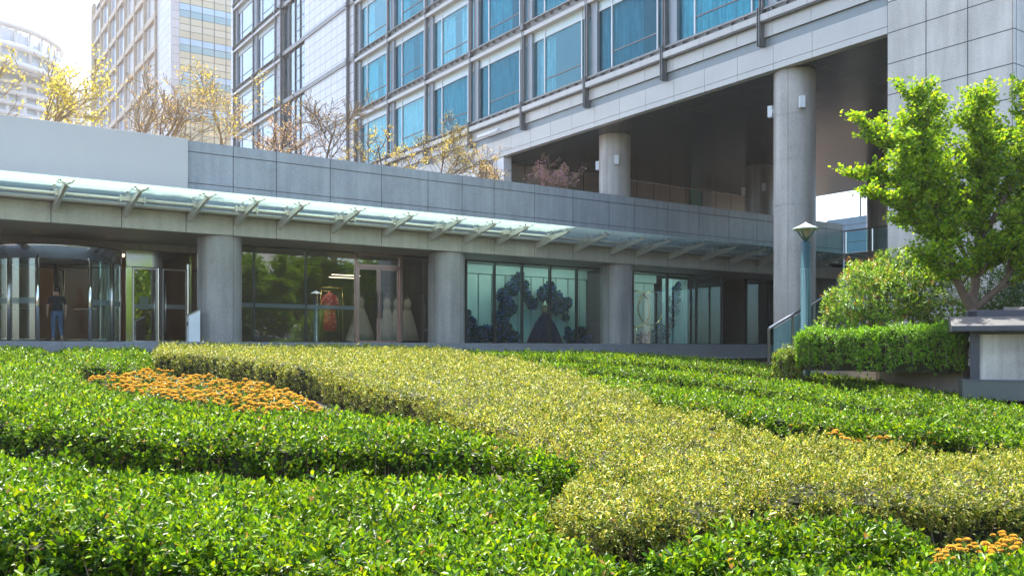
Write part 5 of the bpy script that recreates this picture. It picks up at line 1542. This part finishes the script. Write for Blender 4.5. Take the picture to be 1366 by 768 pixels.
m = MB(); m.lathe([(0.25, 0.80), (0.20, 0.95), (0.19, 1.10), (0.22, 1.28), (0.15, 1.36), (0.07, 1.40), (0.06, 1.44)], 0, 0, 32, sy=0.5)
for s in (-1, 1): m.tube([(s * 0.16, 0, 1.30), (s * 0.27, 0, 1.10), (s * 0.32, 0, 0.88)], [0.09, 0.085, 0.09], 12)
m.build('jacket', brocade('rose_brocade', (0.80, 0.48, 0.40), (0.66, 0.06, 0.07), 14), RDR)
m = MB(); m.tube([(-0.16, 0, 1.36), (0, 0, 1.45), (0.16, 0, 1.36)], 0.008, 6); m.tube([(0, 0, 1.45), (0, 0, 1.49), (0.02, 0, 1.48)], 0.006, 6); m.build('hanger', M['gold_metal'], RDR)

# white wedding gowns on a rail
GR = empty('gown_rail', pod(8.0, 3.4), ROT_P, 'dark wall rail carrying white gowns behind the rose door', 'rail')
m = MB(); m.tube([(-1.9, 0, 2.0), (1.3, 0, 2.0)], 0.02, 8)
for x in (-1.9, 1.3): m.tube([(x, 0, 0), (x, 0, 2.0)], 0.02, 8)
m.build('frame', M['steel_dark'], GR)
satin = plain('ivory_satin', (0.46, 0.41, 0.35), 0.5, var=0.06)
for k, (x, wd, lab) in enumerate(((6.45, 0.55, 'ivory gown hanging alone behind the right door leaf'), (7.6, 0.45, 'ivory gown on the rail, leftmost behind the pane right of the door'), (8.05, 0.5, 'ivory gown on the rail, middle of the three behind the pane'), (8.5, 0.5, 'ivory gown on the rail, nearest the round column'))):
    e = empty('wedding_gown', pod(x, 3.4, zF + 0.12), ROT_P, lab, 'gown', 'ivory wedding gowns on the rail')
    ph = k * 1.7
    m = MB(); m.lathe([(wd, 0.0), (wd * 0.85, 0.35), (wd * 0.5, 0.95), (0.15, 1.25)], 0, 0, 48, sy=0.6, wob=lambda a, z, ph=ph: 1 + 0.09 * math.sin(11 * a + ph) * max(0, 1.2 - z)); m.build('skirt', satin, e)
    m = MB(); m.lathe([(0.14, 1.24), (0.15, 1.4), (0.17, 1.55), (0.10, 1.66), (0.04, 1.70)], 0, 0, 24, sy=0.55); m.tube([(-0.16, 0, 1.68), (0, 0, 1.78), (0.16, 0, 1.68)], 0.012, 6); m.tube([(0, 0, 1.78), (0, 0, 1.88)], 0.008, 6); m.build('bodice', satin, e)

# navy gown and blue flower arrangements in the right hand windows
NG = empty('navy_gown', pod(pu(727, 2.35), 2.35), ROT_P, 'dark navy ball gown on a stand between blue flower arches', 'gown')
m = MB(); m.lathe([(0.86, 0.0), (0.70, 0.4), (0.45, 0.9), (0.22, 1.22), (0.13, 1.32)], 0, 0, 64, sy=0.7, wob=lambda a, z: 1 + 0.05 * math.sin(13 * a)); m.build('skirt', plain('navy_satin', (0.010, 0.014, 0.05), 0.9, spec=0.1), NG)
m = MB(); m.lathe([(0.125, 1.31), (0.14, 1.42), (0.17, 1.56), (0.10, 1.62)], 0, 0, 28, sy=0.65); m.build('bodice', plain('gold_lace', (0.20, 0.15, 0.05), 0.5, var=0.4, scale=20), NG)
m = MB(); m.lathe([(0.10, 1.615), (0.16, 1.66), (0.13, 1.72), (0.05, 1.77), (0.045, 1.86), (0.02, 1.87)], 0, 0, 20, sy=0.7); m.build('stand', plain('mannequin', (0.62, 0.55, 0.45), 0.5), NG)
def blooms(label, blobs, n=900, seed=1):
    """blobs: (u, v, radius) on the plane y=2.5 of the window display"""
    rn = np.random.default_rng(seed); y = 2.55
    P_ = []
    for u, v, r in blobs:
        q = pw(pu(u, y), y); z = EYE + (466 - v) * q[1] / F
        m = int(n * r * r * 3) + 8
        s = unit(rn.normal(0, 1, (m, 3))) * (rn.random((m, 1)) ** 0.4) * r * np.array([1, 1, 1])
        P_.append(np.array([q[0], q[1], z]) + s * np.array([1, 0.8, 1]))
    P_ = np.concatenate(P_); P_ = P_[P_[:, 2] > zF]
    b = P_[0].copy(); b[2] = zF
    e = empty('flower_arrangement', tuple(b), 0, label, 'flowers', 'blue flower arrangements in the display windows')
    t = rn.random(len(P_)) < 0.55
    def petals(sel, pal, L, nm, mat, K):
        pp = np.repeat(P_[sel], K, 0) - b; k = len(pp)
        leaves(nm, pp + rn.normal(0, 0.015, (k, 3)), rn.normal(0, 1, (k, 3)) + np.array([0.2, -0.3, 0.3]), rn.normal(0, 1, (k, 3)), L, L * 0.8, pick(pal, k), mat, e, False)
    petals(t, [(2, (0.12, 0.28, 0.62)), (2, (0.06, 0.15, 0.50)), (1.4, (0.40, 0.54, 0.76)), (1, (0.18, 0.16, 0.55))], 0.075, 'petals', M['petal'], 5)
    petals(~t, [(2, (0.03, 0.09, 0.09)), (1, (0.05, 0.13, 0.10))], 0.11, 'greenery', M['leaf'], 4)
    return e
blooms('tall arch of blue flowers left of the navy gown', [(672, 440, .34), (668, 425, .36), (678, 410, .36), (672, 395, .32), (683, 385, .32), (690, 375, .28), (698, 382, .25), (702, 395, .22), (710, 405, .26), (664, 452, .3), (685, 450, .3), (693, 368, .16)], seed=1)
blooms('cloud of blue flowers hanging right of the navy gown', [(725, 392, .30), (733, 384, .28), (742, 398, .34), (750, 408, .30), (756, 404, .24), (744, 412, .26), (754, 424, .14), (731, 400, .22)], seed=2)
blooms('low bank of blue flowers at the left end of the flower window', [(628, 448, .32), (638, 446, .34), (650, 444, .34), (628, 430, .24), (660, 450, .26), (624, 418, .14)], seed=3)
blooms('low heap of violet blue flowers beside the second round column', [(760, 450, .26), (770, 448, .32), (782, 452, .26), (776, 442, .2), (757, 441, .14)], seed=4)
blooms('blue flower bank and tall spray behind the gold rings', [(858, 452, .3), (872, 450, .34), (884, 444, .34), (892, 430, .30), (897, 414, .30), (899, 398, .30), (900, 388, .26), (880, 435, .2), (904, 380, .14)], seed=5)
for (u, v, R, lab) in ((849, 412, 0.85, 'partly hidden gold ring next to the second round column'), (868, 411, 0.80, 'large gold ring standing before the pale panels')):
    x = pu(u, 2.75); q = pw(x, 2.75)
    e = empty('gold_ring', (q[0], q[1], zF), ROT_P, lab, 'ring', 'gold rings in the display window')
    zc = EYE + (466 - v) * q[1] / F - zF
    m = MB(); m.ring((0, 0, zc), R, 0.035); m.build('hoop', M['gold_metal'], e)
    m = MB(); m.tube([(0, 0, 0), (0, 0, zc - R)], 0.02, 8); m.lathe([(0.18, 0), (0.18, 0.02)], 0, 0, 20); m.build('foot', M['gold_metal'], e)

# ---- trees and a block across the way; the glass of the shop fronts mirrors them
PAL_STREET = [(4, (0.20, 0.34, 0.02)), (3, (0.11, 0.24, 0.018)), (2, (0.30, 0.42, 0.03)), (1, (0.05, 0.12, 0.015))]
for k, (x, y, h) in enumerate(((17, 3, 7), (22, 8, 8), (21, -2, 8.5), (28, 3, 9), (27, -8, 9), (35, -3, 10), (33, 10, 9), (16, -9, 8), (40, 6, 10), (20, 14, 7), (26, 16, 8), (19.5, 19, 6.5), (32, 17, 9), (25, 22, 8), (40, 18, 10), (46, 12, 11))):
    small_tree('broad leafy street tree across the way, right of the planting', 0, 0, 0, h, 0.16, 60 + k, 3, 5, 0.8, PAL_STREET, 30, 0.34, 'bark', 1, 0.34, group='street trees across the way', mat='leaf', loc=(x, y, float(ground_z(np.array(x * 1.0), np.array(y * 1.0)))), name='street_tree')
ob = empty('office_block', (60, -40, 0), ROT_T, 'pale office block across the way, right of the planting', 'building')
m = MB(); m.box(-25, 25, 0, 14, 0, 24); m.build('wall', granite('office_wall', (0.5, 0.48, 0.46), 0.6, panel=(3.0, 3.4), joint=0.5, jointcol=(0.12, 0.16, 0.2)), ob)

# ================================================================== AIR
hz = MB(); hz.box(-330, 140, -90, 420, -2.2, 125)
hm = bpy.data.materials.new('haze'); hm.use_nodes = True
_n = hm.node_tree; _n.nodes.remove(_n.nodes['Principled BSDF'])
pv_ = _n.nodes.new('ShaderNodeVolumePrincipled')
pv_.inputs['Color'].default_value = (0.98, 0.96, 0.93, 1)
pv_.inputs['Density'].default_value = 0.0005
pv_.inputs['Anisotropy'].default_value = 0.55
_n.links.new(pv_.outputs[0], _n.nodes['Material Output'].inputs['Volume'])
tag(hz.build('haze', hm), kind='stuff')
